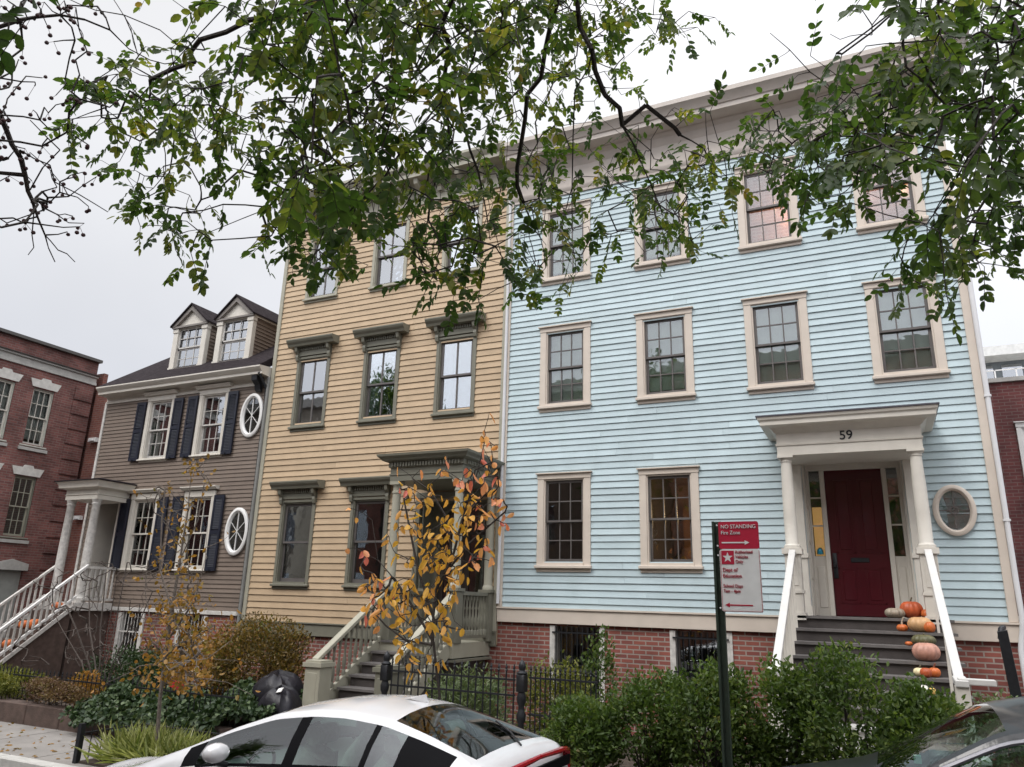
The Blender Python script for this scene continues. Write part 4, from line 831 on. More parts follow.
# ================================================================== CARS
def curve(keys, us, sm=.07):
    g_ = np.linspace(keys[0][0]-.3, keys[-1][0]+.3, 600); v = np.interp(g_, [k[0] for k in keys], [k[1] for k in keys])
    st = g_[1]-g_[0]; kx = np.arange(-30, 31)*st; kk = np.exp(-kx**2/(2*sm*sm)); kk /= kk.sum()
    return np.interp(us, g_, np.convolve(np.pad(v, 30, 'edge'), kk, 'valid'))
def make_car(name, label, xf, yc, Ln, keys, sideg, ws, bl, paint, wheels, mirror_u, seat_us, tail, grp=None, roofmat=None, brk=()):
    root = thing(name, (xf+Ln/2, yc, 0), label, 'car', grp)
    us = np.array(sorted({*np.round(np.linspace(0, Ln, 70), 3).tolist(), *ws, *bl, *[q for s in sideg for q in s[:2]], *brk}))
    K = {k: curve(v, us, .05 if k in ('wb', 'wr') else .045) for k, v in keys.items()}
    zc, zb, zr, wb, wr = K['zc'], K['zb'], K['zr'], K['wb'], K['wr']; zb = np.minimum(zb, zr-.012); zr = np.minimum(zr, zc-.004)
    ts = [0, .07, .5, .9, 1.0]; lat = [.93, .6, .3, 0]
    rows = []
    for i, u in enumerate(us):
        r = [(0, .2), (.86*wb[i], .2), (.97*wb[i], .34), (wb[i]*1.0, .55 if zb[i] > .6 else zb[i]*.85), (wb[i]*1.005, zb[i]-(zb[i]-.5)*.25 if zb[i] > .6 else zb[i]*.95)]
        for t in ts:
            bulge = .02*math.sin(PI*t)
            r.append((wb[i]*.985*(1-t)+wr[i]*t+bulge, zb[i]*(1-t)+zr[i]*t))
        for l in lat: r.append((wr[i]*l, zr[i]+(zc[i]-zr[i])*(1-l**2)**.8))
        rows.append(r)
    nr = len(rows[0]); parts = {'body': MB(), 'window_glass': MB(), 'black_trim': MB()}
    def cls(u0, u1, j):
        uc = (u0+u1)/2
        if j in (6, 7):
            for s in sideg:
                if s[0] <= uc <= s[1]: return s[2]
            if ws[0]+.1 < uc < bl[1]: return 'body' if uc > sideg[-1][1] else 'black_trim'
        if j == 5 and sideg[0][0] <= uc <= sideg[-1][1]: return 'black_trim'
        if j == 8 and sideg[0][0] <= uc <= sideg[-1][1]: return 'body'
        if j >= 10:
            if ws[0] <= uc <= ws[1] or bl[0] <= uc <= bl[1]: return 'window_glass'
        if j == 9 and (bl[0] <= uc <= bl[1]): return 'body'
        return 'body'
    for i in range(len(us)-1):
        for j in range(nr-1):
            mb = parts[cls(us[i], us[i+1], j)]
            for s_ in (-1, 1):
                q = [(xf+us[a], yc+s_*rows[a][b][0], rows[a][b][1]) for a, b in ((i, j), (i+1, j), (i+1, j+1), (i, j+1))]
                mb.add(q, [(0, 1, 2, 3) if s_ < 0 else (3, 2, 1, 0)])
    for e in (0, -1):
        r = rows[e]; ring = [(xf+us[e], yc-a, b) for a, b in r]+[(xf+us[e], yc+a, b) for a, b in r[::-1]][1:-1]
        parts['body'].add(ring, [tuple(range(len(ring)))])
    objs = {}
    for k, mb in parts.items():
        if not mb.v: continue
        o = mb.build(k, {'body': paint, 'window_glass': M_cglass, 'black_trim': pmat('gloss_black_trim', (.006, .006, .007), .5, .05, 5, spec=.03)}[k], root)
        import bmesh
        b_ = bmesh.new(); b_.from_mesh(o.data); bmesh.ops.remove_doubles(b_, verts=b_.verts, dist=.0006); b_.to_mesh(o.data); b_.free()
        o.data.polygons.foreach_set('use_smooth', [True]*len(o.data.polygons)); o.data.set_sharp_from_angle(angle=R(42)); objs[k] = o
    # interior
    m = MB(); m.box(xf+ws[0]-.2, xf+bl[1], yc-wb.max()*.86, yc+wb.max()*.86, .3, .4); m.build('cabin_floor', pmat('dark_carpet', (.03, .03, .03), .9), root)
    zs = float(np.interp(ws[0], us, zb)); m = MB(); m.prism_yz([(yc-wb.max()*.84, zs-.3), (yc+wb.max()*.84, zs-.3), (yc+wb.max()*.84, zs-.02), (yc-wb.max()*.84, zs-.02)], xf+ws[0]+.02, xf+ws[0]+.5); m.build('dashboard', pmat('dash_plastic', (.09, .1, .1), .6), root)
    zt = float(np.interp((seat_us[0]), us, zr))
    Ms = pmat('grey_seat_cloth', (.22, .23, .22), .9, .15, 20)
    for su in seat_us:
        for yy in (-.37, .37):
            m = MB(); X = xf+su; m.tube([(X+.0, yc+yy, .5), (X+.10, yc+yy, .75), (X+.2, yc+yy, zt-.28)], [.2, .19, .13], 10); m.box(X-.5, X+.05, yc+yy-.23, yc+yy+.23, .42, .55); st = m.build('seat', Ms, root, smooth=1)
            m = MB(); m.tube([(X+.21, yc+yy-.12, zt-.15), (X+.21, yc+yy+.12, zt-.15)], [.075, .075], 12); m.tube([(X+.2, yc+yy-.05, zt-.3), (X+.21, yc+yy-.05, zt-.15)], .01, 6); m.tube([(X+.2, yc+yy+.05, zt-.3), (X+.21, yc+yy+.05, zt-.15)], .01, 6); m.build('headrest', Ms, st, smooth=1)
    m = MB(); X = xf+seat_us[0]-.42; zz = zs-.02; n = 22
    ring = [(X+.06*math.sin(2*PI*i/n)*1.0-.0, yc-.37+.175*math.cos(2*PI*i/n), zz+.165*math.sin(2*PI*i/n)) for i in range(n+1)]
    m.tube(ring, .014, 7); m.tube([(X, yc-.37-.16, zz), (X, yc-.37+.16, zz)], .018, 6); m.tube([(X, yc-.37, zz), (X-.02, yc-.37, zz-.15)], .018, 6); m.tube([(X, yc-.37, zz), (X-.35, yc-.37, zz-.06)], .03, 6); m.build('steering_wheel', M_blk, root, smooth=1)
    # mirrors
    for s_ in (-1, 1):
        i = int(np.argmin(abs(us-mirror_u))); X = xf+mirror_u; Y = yc+s_*(wb[i]+.10); Z = zb[i]+.11
        m = MB(); rr = [(0, 0), (.04, .008), (.065, .03), (.082, .065), (.086, .10), (.076, .135), (.05, .155), (0, .165)]
        vs = []; n = 14
        for r_, d_ in rr: vs += [(X-.09+d_, Y+r_*1.25*math.cos(2*PI*k/n), Z+r_*.82*math.sin(2*PI*k/n)) for k in range(n)]
        m.add(vs, [(a*n+k, a*n+(k+1) % n, (a+1)*n+(k+1) % n, (a+1)*n+k) for a in range(len(rr)-1) for k in range(n)]); m.cur = 1
        m.tube([(X, Y, Z-.06), (X+.0, yc+s_*(wb[i]-.02), Z-.10)], .025, 8); m.build('wing_mirror', [paint, M_blk], root, smooth=1)
    # wheels
    tyre = pmat('tyre_rubber', (.02, .02, .02), .8); rim = pmat('alloy_rim', (.45, .45, .46), .3, metal=.8)
    for wu in wheels:
        for s_ in (-1, 1):
            X = xf+wu; Y = yc+s_*(wb.max()-.09); n = 28; R_ = .315
            prof = [(.0, -.1), (.2, -.1), (.27, -.1), (R_, -.07), (R_, .07), (.27, .1), (.2, .1), (.19, .07), (0, .06)]
            m = MB(); vs = [(X+r_*math.cos(2*PI*k/n), Y+s_*d_, R_+r_*math.sin(2*PI*k/n)) for r_, d_ in prof for k in range(n)]
            m.add(vs, [(a*n+k, (a+1)*n+k, (a+1)*n+(k+1) % n, a*n+(k+1) % n) for a in range(len(prof)-1) for k in range(n)]); wh = m.build('wheel', tyre, root, smooth=1)
            m = MB()
            for k in range(7): a = 2*PI*k/7; m.bar((X, Y+s_*.105, R_), (X+.19*math.cos(a), Y+s_*.105, R_+.19*math.sin(a)), .02, .035)
            m.build('rim', rim, wh)
    for s_ in (-1, 1):
        m = MB(); z_ = float(np.interp(.2, us, zc)); wl_ = float(np.interp(.2, us, wb)); m.tube([(xf+.04, yc+s_*(wl_-.25), z_-.10), (xf+.18, yc+s_*(wl_-.04), z_-.07), (xf+.42, yc+s_*(wl_+.02), z_-.04)], [.05, .06, .02], 8); m.build('headlight', pmat('headlamp_lens', (.6, .62, .65), .1), root, smooth=1)
    tail(root, us, rows, K)
    return root
# white hatchback
W_paint = pmat('silver_white_car_paint', (.66, .66, .67), .22, .01, 3, coat=.8, spec=.5)
pk = dict(zc=[(0, .45), (.06, .60), (.3, .58), (.6, .66), (.92, .73), (1.27, .85), (1.5, .94), (1.95, 1.135), (2.35, 1.27), (2.7, 1.33), (3.0, 1.35), (3.35, 1.325), (3.7, 1.235), (4.05, 1.12), (4.12, 1.09), (4.26, 1.055), (4.30, .9), (4.36, .7), (4.4, .5)],
          zb=[(0, .42), (.3, .54), (1.2, .72), (2, .85), (3, .93), (3.8, 1.00), (4.2, 1.02), (4.3, .85), (4.4, .46)],
          zr=[(0, .44), (.3, .55), (.6, .62), (.92, .70), (1.27, .82), (1.5, .90), (1.95, 1.085), (2.35, 1.22), (2.7, 1.27), (3.0, 1.28), (3.35, 1.25), (3.7, 1.17), (4.05, 1.075), (4.26, 1.035), (4.30, .88), (4.36, .68), (4.4, .48)],
          wb=[(0, .55), (.12, .68), (.4, .77), (1, .80), (2, .81), (3.3, .81), (4, .77), (4.3, .70), (4.4, .6)],
          wr=[(0, .45), (.3, .60), (1.0, .70), (1.4, .715), (1.9, .63), (2.4, .57), (3.3, .55), (3.7, .57), (4.05, .60), (4.26, .62), (4.4, .5)])
def prius_tail(root, us, rows, K):
    Mr = pmat('red_tail_lens', (.30, .006, .015), .12, coat=.5)
    X = -6.72+4.29
    for s_ in (-1, 1):
        m = MB(); m.tube([(X+.035, -7.03+s_*.004, 1.03), (X+.03, -7.03+s_*.45, 1.015), (X-.01, -7.03+s_*.64, .98), (X-.03, -7.03+s_*.70, .80), (X+.02, -7.03+s_*.68, .62)], [.018, .024, .035, .03, .015], 8); m.build('tail_light', Mr, root, smooth=1)
    m = MB(); m.bar((X+.03, -7.03-.60, .93), (X+.03, -7.03+.60, .93), .02, .07); m.build('rear_garnish', pmat('gloss_black_trim', (.012, .012, .014), .2), root)
    m = MB(); m.add([(-3.54, -7.055, 1.345), (-3.40, -7.045, 1.385), (-3.37, -7.04, 1.32), (-3.54, -7.005, 1.345), (-3.40, -7.015, 1.385), (-3.37, -7.02, 1.32), (-3.60, -7.03, 1.34)], [(0, 1, 2), (5, 4, 3), (6, 1, 0), (6, 3, 4), (6, 4, 1), (1, 4, 5, 2)]); m.build('antenna_fin', W_paint, root)
    m = MB(); m.tube([(-2.56, -7.0, 1.09), (-2.72, -6.85, 1.145), (-2.9, -6.75, 1.2)], .008, 5); m.build('rear_wiper', M_blk, root)
car1 = make_car('parked_hatchback', 'silver white hatchback parked at the kerb in front of the tan house', -6.72, -7.03, 4.4, pk,
         [(1.75, 2.60, 'window_glass'), (2.60, 2.70, 'black_trim'), (2.70, 3.28, 'window_glass'), (3.28, 3.33, 'black_trim'), (3.33, 3.56, 'window_glass'), (3.56, 3.98, 'black_trim')], (1.50, 2.38), (3.40, 4.10), W_paint, (.85, 3.45), 2.07, (2.42, 3.15), prius_tail, 'cars parked along the kerb')
K_paint = pmat('dark_metallic_car_paint', (.012, .013, .017), .3, .05, 3, coat=.35)
dk = dict(zc=[(0, .55), (.06, .72), (.3, .86), (1.0, 1.07), (1.5, 1.18), (1.62, 1.22), (1.95, 1.43), (2.25, 1.595), (2.6, 1.68), (3.2, 1.71), (4.0, 1.68), (4.4, 1.58), (4.7, 1.1), (4.75, .9), (4.8, .6)],
          zb=[(0, .46), (.3, .76), (1.5, 1.02), (3, 1.07), (4.3, 1.12), (4.7, .95), (4.8, .5)],
          zr=[(0, .5), (.3, .80), (1.0, 1.01), (1.5, 1.12), (1.62, 1.16), (1.95, 1.36), (2.25, 1.52), (2.6, 1.60), (3.2, 1.63), (4.0, 1.60), (4.4, 1.5), (4.7, 1.06), (4.8, .55)],
          wb=[(0, .6), (.15, .78), (.5, .87), (1, .90), (3.5, .90), (4.4, .85), (4.8, .7)],
          wr=[(0, .5), (.3, .68), (1.0, .78), (1.6, .79), (2.2, .70), (2.6, .66), (4.0, .64), (4.5, .66), (4.8, .55)])
def dark_tail(root, us, rows, K):
    m = MB(); m.tube([(3.0, -7.5, 1.05), (3.02, -7.75, 1.0)], .06, 8); m.build('tail_light', pmat('red_tail_lens', (.3, .006, .015), .12), root, smooth=1)
    m = MB(); m.tube([(3.0, -6.5, 1.05), (3.02, -6.25, 1.0)], .06, 8); m.build('tail_light', pmat('red_tail_lens', (.3, .006, .015), .12), root, smooth=1)
    m = MB(); m.tube([(-.25, -7.5, 1.205), (-.05, -7.0, 1.26), (.1, -6.75, 1.33)], .009, 5); m.build('wiper', M_blk, root)
    m = MB(); m.box(.06, .10, -7.25, -7.2, 1.28, 1.32); m.build('windscreen_sticker', pmat('green_sticker', (.05, .35, .25), .5), root)
    m = MB(); pts = [(u, r[8]) for u, r in zip(us, rows) if 1.62 < u < 3.6]; m.tube([(-1.78+u, -7.0-r[0]-.008, r[1]+.012) for u, r in pts], .014, 6); m.build('window_chrome_strip', pmat('bright_trim_metal', (.2, .2, .22), .4, metal=.6), root, smooth=1)
car2 = make_car('parked_crossover', 'dark crossover car with a green windscreen sticker, only its bonnet and windscreen in view', -1.78, -7.0, 4.8, dk,
         [(1.95, 2.95, 'window_glass'), (2.95, 3.05, 'black_trim'), (3.05, 4.0, 'window_glass')], (1.64, 2.28), (4.42, 4.68), K_paint, (.95, 3.85), 2.02, (2.7, 3.6), dark_tail, 'cars parked along the kerb')

# ================================================================== STREET SIGN
ys = -5.85
c0 = aty(718.5, 521, ys); c1 = aty(758.5, 523, ys); c2 = aty(720, 611.5, ys); zr_ = aty(719, 549.5, ys)[2]
sx0, sx1 = c0[0], c1[0]; stop, sbot = c0[2]-.01, c2[2]
sg = thing('street_sign', ((sx0+.0), ys, GZ), 'no standing parking sign, red over white, on a dark green post', 'sign')
M_red = pmat('sign_red', (.33, .012, .035), .4, .06, 8); M_sw = pmat('sign_white', (.55, .56, .55), .4, .06, 10, grime=.25, grime_col=(.35, .35, .33))
m = MB(); px_ = sx0-.012
m.box(px_-.03, px_+.03, ys+.01, ys+.016, GZ, stop+.005); m.box(px_-.03, px_-.025, ys-.02, ys+.01, GZ, stop+.005); m.box(px_+.025, px_+.03, ys-.02, ys+.01, GZ, stop+.005); m.box(px_-.045, px_-.03, ys-.022, ys-.017, GZ, stop+.005)
m.build('sign_post', pmat('dark_green_post', (.018, .03, .02), .6, .2, 20), sg)
def plate(za, zb, mat, nm):
    m = MB(); r_ = .018; pts = []
    for cx_, cz_, a0 in ((sx1-r_, za+r_, -90), (sx1-r_, zb-r_, 0), (sx0+r_, zb-r_, 90), (sx0+r_, za+r_, 180)):
        pts += [(cx_+r_*math.cos(R(a0+t)), cz_+r_*math.sin(R(a0+t))) for t in (0, 30, 60, 90)]
    m.prism_xz(pts, ys-.027, ys-.024); return m.build(nm, mat, sg)
p1 = plate(zr_+.002, stop, M_red, 'red_plate'); p2 = plate(sbot, zr_-.002, M_sw, 'white_plate')
yt = ys-.029; W = sx1-sx0
def arrow(x0, x1, z, t, head, mat, par, right=True):
    m = MB(); a, b = (x0, x1-head) if right else (x0+head, x1); m.box(a, b, yt-.001, yt+.001, z-t/2, z+t/2)
    tip = (x1, z) if right else (x0, z); bs = x1-head*1.3 if right else x0+head*1.3
    m.prism_xz([(bs, z-head*.62), tip, (bs, z+head*.62)] if right else [tip, (bs, z-head*.62), (bs, z+head*.62)], yt-.0012, yt+.0008); m.build('arrow', mat, par)
text('NO STANDING', H, sx0+W*.06, yt, stop-.058, .046, M_sw, p1, 'lettering', align='LEFT', sx=.92)
text('Fire Zone', H, sx0+W*.06, yt, stop-.108, .044, M_sw, p1, 'lettering', align='LEFT', sx=.92)
arrow(sx0+W*.07, sx0+W*.76, zr_+.055, .011, .03, M_sw, p1, True)
m = MB(); m.box(sx0+.015, sx0+W*.36, yt-.001, yt+.001, zr_-.125, zr_-.012); m.build('red_square', M_red, p2)
m = MB(); scx, scz = sx0+.015+(W*.36-.015)/2, zr_-.069
pts = []
for k in range(10): r_ = .045 if k % 2 == 0 else .018; a = PI/2+k*PI/5; pts.append((scx+r_*math.cos(a), scz+r_*math.sin(a)))
for k in range(10): a = pts[k]; b = pts[(k+1) % 10]; m.add([(scx, yt-.002, scz), (a[0], yt-.002, a[1]), (b[0], yt-.002, b[1])], [(0, 1, 2)])
m.build('white_star', M_sw, p2)
for i, t in enumerate(('Authorized', 'Vehicles', 'Only')): text(t, H, sx0+W*.39, yt, zr_-.035-i*.04, .037, M_red, p2, 'lettering', align='LEFT', sx=.86)
for i, t in enumerate(('Dept of', 'Education')): text(t, H, sx0+W*.06, yt, zr_-.185-i*.05, .044, M_red, p2, 'lettering', align='LEFT', sx=.9)
for i, t in enumerate(('School Days', '7am - 4pm')): text(t, H, sx0+W*.06, yt, zr_-.315-i*.042, .038, M_red, p2, 'lettering', align='LEFT', sx=.85)
arrow(sx0+W*.08, sx0+W*.76, sbot+.055, .010, .03, M_red, p2, False)
m = MB(); e = .005
for a, b, c, d in ((sx0+e, sx1-e, sbot+e, sbot+e+.003), (sx1-e-.003, sx1-e, sbot+e, zr_-.01), (sx0+e, sx0+e+.003, sbot+e, zr_-.01)): m.box(a, b, yt-.001, yt+.001, c, d)
m.build('red_border', M_red, p2)
m = MB()
for z in (stop-.03, zr_+.03, zr_-.05, sbot+.03): m.tube([(px_+.0, ys-.034, z), (px_+.0, ys-.018, z)], .007, 8)
m.build('bolt', M_alu, sg)

# ================================================================== PUMPKINS
def pumpkin(x, y, z, r, h, c, label, stem=.05, ribs=10, sc_=(.12, .10, .06), cat='pumpkin', grp='pumpkins on the blue house steps', speck=0):
    r *= 1.1; h *= 1.1; root = thing('pumpkin', (x, y, z), label, cat, grp)
    n = ribs*5; m = MB(); K_ = 12; vs = []
    for i in range(K_+1):
        a = -PI/2+PI*i/K_
        for k in range(n):
            th = 2*PI*k/n; rb = 1-.07*abs(math.cos(th*ribs/2))**.5*0-.11*(abs(math.cos(th*ribs/2))**3)
            rr = r*(max(0, math.cos(a))**.75)*rb; zz = h*(1+math.sin(a)*(1-.22*math.exp(-((rr/r)/.25)**2)))
            vs.append((x+rr*math.cos(th), y+rr*math.sin(th), z+zz))
    m.add(vs, [(i*n+k, i*n+(k+1) % n, (i+1)*n+(k+1) % n, (i+1)*n+k) for i in range(K_) for k in range(n)])
    m.build('rind', pmat('rind_%.2f_%.2f_%.2f' % c, c, .45, .22, 14, .15, 40, grime=speck, grime_col=(c[0]*.5, c[1]*.45, c[2]*.5)), root, smooth=60)
    if stem:
        m = MB(); top = z+h*1.75; m.tube([(x, y, top-.01), (x+.004, y, top+stem*.5), (x+stem*.25, y-.01, top+stem)], [.016, .010, .009], 7); m.build('stem', pmat('stem_%.2f' % sc_[0], sc_, .8), root, smooth=1)
OR = (.50, .125, .03); RO = (.42, .085, .028)
pumpkin(.305, -.72, 2.06, .135, .105, RO, 'large deep orange pumpkin with a dark stem at the top of the blue house steps', .075)
pumpkin(.10, -.80, 2.06, .118, .062, (.30, .25, .19), 'flat greyish tan pumpkin beside the red door', 0, 12, speck=.5)
pumpkin(.50, -.78, 2.06, .088, .06, OR, 'orange pumpkin with a long curved red brown stem behind the right rail', .11, 10, (.2, .07, .04))
pumpkin(.375, -1.09, 1.898, .135, .088, (.55, .33, .16), 'wide pale yellow orange pumpkin with pinkish mottling on the second step', 0, 9, speck=.6)
pumpkin(.165, -1.06, 1.898, .066, .042, OR, 'small orange pumpkin with a tall pale stem left of the yellow one', .10, 8, (.4, .33, .25))
pumpkin(.475, -1.19, 1.898, .065, .062, OR, 'round orange pumpkin against the rail on the second step', 0, 8)
pumpkin(.385, -1.40, 1.737, .13, .065, (.10, .095, .045), 'flat dark green ribbed pumpkin on the third step', .03, 12, speck=.4)
pumpkin(.215, -1.42, 1.737, .042, .024, OR, 'tiny flat orange pumpkin beside the green one', 0, 7)
pumpkin(.385, -1.70, 1.575, .145, .10, (.46, .24, .18), 'large pinkish salmon pumpkin on the fourth step', .05, 10, speck=.3)
pumpkin(.29, -1.92, 1.413, .070, .045, (.70, .60, .36), 'creamy white small pumpkin with a thin stem on the fifth step', .04, 8)
pumpkin(.44, -1.93, 1.413, .062, .05, OR, 'small orange pumpkin right of the creamy white one', .06, 8, (.2, .1, .05))
pumpkin(.345, -2.07, 1.413, .060, .05, RO, 'small deep orange pumpkin in front of the creamy white one', 0, 8)
pumpkin(.27, -2.32, 1.252, .085, .045, (.72, .70, .63), 'white pumpkin with dark blotches, lowest on the steps', 0, 10, speck=.0)
pumpkin(.38, -2.33, 1.252, .036, .035, (.65, .42, .12), 'tiny yellow gourd beside the lowest white pumpkin', .02, 6, cat='gourd')
m = MB()
for dx, dz, rr in ((-.02, .05, .018), (.012, .06, .012), (.02, .035, .014), (-.045, .03, .01)):
    m.lathe(.27+dx, -2.405+abs(dx)*.12, [(0, 1.252+dz-rr), (rr*.9, 1.252+dz), (0, 1.252+dz+rr)], 8, .15)
for o_ in [o for o in bpy.data.objects if o.get('label', '').startswith('white pumpkin with dark')]: m.build('painted_blotches', M_blk, o_)
def rtread(y): return 1.85-rise_*max(1, math.ceil((-.98-y)/run_-1e-6))
for (y, x, r_, lab) in ((-1.10, -16.75, .15, 'highest orange pumpkin on the brown house steps'), (-1.56, -16.72, .17, 'large orange pumpkin behind the white balusters of the brown house stoop'), (-1.58, -17.05, .14, 'orange pumpkin touching the large one on the brown house stoop'), (-2.03, -16.75, .15, 'lowest orange pumpkin on the brown house stoop')):
    pumpkin(x, y, rtread(y), r_*.75, r_*.6, OR, lab, .04, 9, grp='pumpkins on the brown house steps')

# ================================================================== FENCES
def iron_fence(name, x0, x1, y, zb, zt, sp, label, rails, r=.008, finial=True):
    root = thing(name, ((x0+x1)/2, y, zb), label, 'fence', 'iron fences')
    m = MB(); m.tube([(0, 0, 0), (0, 0, zt-zb)], r, 6); m.lathe(0, 0, [(r, zt-zb-.02), (r*2, zt-zb), (r*1.2, zt-zb+.015), (r*1.8, zt-zb+.035), (0, zt-zb+.085)], 6) if finial else None
    src = m.build('picket', M_blk, None, off=(0, 0, 0)); src.parent = root; n = min(100, int((x1-x0)/sp)); src.location = np.array((x0, y, zb))-worldloc(root)
    for k in range(1, n+1): inst(src, (x0+(x1-x0)*k/n, y, zb), root)
    for z in rails: m = MB(); m.box(x0-.02, x1+.02, y-.012, y+.012, z, z+.022); m.build('rail', M_blk, root)
    return root
iron_fence('iron_fence', -18.0, -8.15, -4.15, .22, .80, .1, 'low black iron fence with rusty pickets around the brown house garden', (.30, .74), .007)
iron_fence('iron_fence', -6.10, -4.28, -3.5, .14, 1.30, .105, 'tall black iron fence in front of the tan house right of its steps', (.25, 1.18, 1.0), .010)
iron_fence('iron_fence', -4.05, -3.2, -3.5, .14, 1.30, .062, 'narrow iron gate of closely set pickets beside the clipped shrubs', (.25, 1.22, .8), .009)
for x, lab in ((-6.2, 'ornate black iron post beside the tan house steps'), (-4.17, 'ornate black iron post with an acorn finial between fence and gate')):
    root = thing('iron_post', (x, -3.5, .12), lab, 'post'); m = MB()
    m.lathe(x, -3.5, [(.07, .12), (.07, .3), (.05, .33), (.042, .4), (.038, .7), (.055, .74), (.06, .8), (.04, .84), (.036, .9), (.055, .94), (.06, 1.0), (.04, 1.06)], 14); m.build('post_shaft', M_blk, root, smooth=1)
    m = MB(); m.bbox(x-.055, x+.055, -3.555, -3.445, 1.06, 1.26); m.lathe(x, -3.5, [(.06, 1.26), (.07, 1.28), (.035, 1.31), (.05, 1.35), (.035, 1.40), (0, 1.44)], 12); m.build('post_head', M_blk, root, smooth=1)
m = MB(); x = -18.2
while x < -8.2: xx = min(-8.05, x+random.uniform(.8, 1.3)); m.bbox(x, xx-.008, -4.52, -4.28, .0, .40+random.uniform(-.01, .01), .012); x = xx
m.build('edge', M_brst, None); o = bpy.data.objects['edge']; o.name = 'retaining_wall'; tag(o, 'low brownstone block wall edging the brown house garden', 'wall')
m = MB(); m.box(-18.2, -8.05, -4.28, -4.0, GZ, .36); tag(m.build('planting_bed_soil', M_soil), kind='structure')
# red tag on the fence
m = MB(); m.add([(-9.45, -4.19, .92), (-9.16, -4.2, .86), (-9.18, -4.19, .76), (-9.47, -4.18, .82), (-9.45, -4.17, .92), (-9.16, -4.18, .86), (-9.18, -4.17, .76), (-9.47, -4.16, .82)], [(3, 2, 1, 0), (4, 5, 6, 7), (0, 1, 5, 4), (1, 2, 6, 5), (2, 3, 7, 6), (3, 0, 4, 7)])
tag(m.build('fence_tag', pmat('bright_red_plastic', (.55, .02, .03), .4)), 'small bright red tag tied to the black iron fence', 'tag')
# tree pit fence
tf = thing('tree_pit_fence', (-8.6, -5.6, GZ), 'low black hoop fence around the tree pit with striped grass', 'fence')
for (xa, ya, xb, yb) in ((-8.95, -5.85, -8.95, -4.95), (-8.95, -4.95, -7.1, -4.95)):
    n = int(math.hypot(xb-xa, yb-ya)/.13)
    m = MB(); m.tube([(xa, ya, .45), (xb, yb, .45)], .010, 6); m.build('rail', M_blk, tf)
    for k in range(n+1): m = MB(); X = xa+(xb-xa)*k/n; Y = ya+(yb-ya)*k/n; m.tube([(X, Y, GZ), (X, Y, .49)], .007, 6); m.build('picket', M_blk, tf)
m = MB(); m.box(-8.98, -8.92, -5.88, -5.82, GZ, .56); m.build('corner_post', M_blk, tf)
m = MB(); m.box(-8.9, -7.1, -5.85, -5.0, GZ+.004, GZ+.03); tag(m.build('tree_pit_soil', M_soil), kind='structure')
# tarp covered bins
def lump(name, cx, cy, z0, rx, ry_, h, mat, label, cat, seed=0):
    rg = np.random.default_rng(seed); n, K_ = 40, 18; ph = rg.random(8)*6; vs = []
    for i in range(K_+1):
        t = i/K_; rr = max(0, 1-t**4.5)**.5 if i < K_ else 0
        for k in range(n):
            a = 2*PI*k/n; f = 1+.035*math.sin(3*a+ph[0]+t*3)+.025*math.sin(7*a+ph[1]-t*7)+.02*math.sin(17*a+ph[2]+9*t)+.012*math.sin(29*a+ph[5]-11*t)
            vs.append((cx+rx*rr*f*math.copysign(abs(math.cos(a))**.7, math.cos(a)), cy+ry_*rr*f*math.copysign(abs(math.sin(a))**.7, math.sin(a)), z0+h*t*(1+.05*math.sin(3*a+ph[3]))+.015*math.sin(9*a+ph[4])))
    m = MB(); m.add(vs, [(i*n+k, i*n+(k+1) % n, (i+1)*n+(k+1) % n, (i+1)*n+k) for i in range(K_) for k in range(n)]); o = m.build(name, mat, None, smooth=30); return tag(o, label, cat)
M_bag = pmat('black_plastic_sheet', (.010, .009, .013), .42, .3, 6, .6, 14, spec=.3)
lump('tarp_covered_bin', -8.5, -3.0, .1, .46, .36, .88, M_bag, 'black plastic sheeting heaped over a bin beside the bushy shrub', 'bin', 1)
lump('rubbish_bag', -8.15, -3.3, .1, .32, .3, .72, M_bag, 'low black rubbish bag against the olive newel post', 'bag', 2)
m = MB(); m.add([(-8.10, -3.42, .82), (-8.03, -3.40, .84), (-8.02, -3.46, .79), (-8.09, -3.48, .77), (-8.10, -3.41, .81), (-8.03, -3.39, .83), (-8.02, -3.45, .78), (-8.09, -3.47, .76)], [(3, 2, 1, 0), (4, 5, 6, 7), (0, 1, 5, 4), (1, 2, 6, 5), (2, 3, 7, 6), (3, 0, 4, 7)])
tag(m.build('crumpled_paper', M_white), 'scrap of white paper on the black rubbish bag', 'paper')

# ================================================================== PLANTS
L_green = leafmat('street_tree_leaf', [(0, (.022, .048, .015)), (.5, (.050, .085, .022)), (.8, (.115, .138, .032)), (.95, (.22, .19, .045)), (1, (.28, .16, .05))], .5, .65)
L_dark = leafmat('right_tree_leaf', [(0, (.024, .05, .017)), (.6, (.05, .085, .024)), (.9, (.09, .12, .03)), (1, (.2, .2, .05))], .5)
L_hedge = leafmat('hedge_leaf', [(0, (.03, .055, .015)), (.6, (.075, .12, .03)), (.92, (.15, .19, .055)), (1, (.22, .16, .08))], .38)
L_ivy = leafmat('ivy_leaf', [(0, (.016, .034, .012)), (.7, (.035, .062, .022)), (1, (.11, .15, .07))], .15)
L_orange = leafmat('orange_sapling_leaf', [(0, (.42, .24, .035)), (.35, (.56, .31, .05)), (.7, (.64, .31, .10)), (.92, (.62, .25, .14)), (1, (.55, .14, .11))], .35)
L_rust = leafmat('rust_shrub_leaf', [(0, (.045, .045, .015)), (.35, (.085, .062, .02)), (.6, (.16, .10, .028)), (.8, (.24, .15, .035)), (.88, (.09, .11, .03)), (1, (.12, .15, .035))], .3)
L_yel = leafmat('yellow_brown_leaf', [(0, (.12, .07, .018)), (.4, (.25, .14, .03)), (.8, (.36, .17, .04)), (1, (.12, .12, .03))], .35)
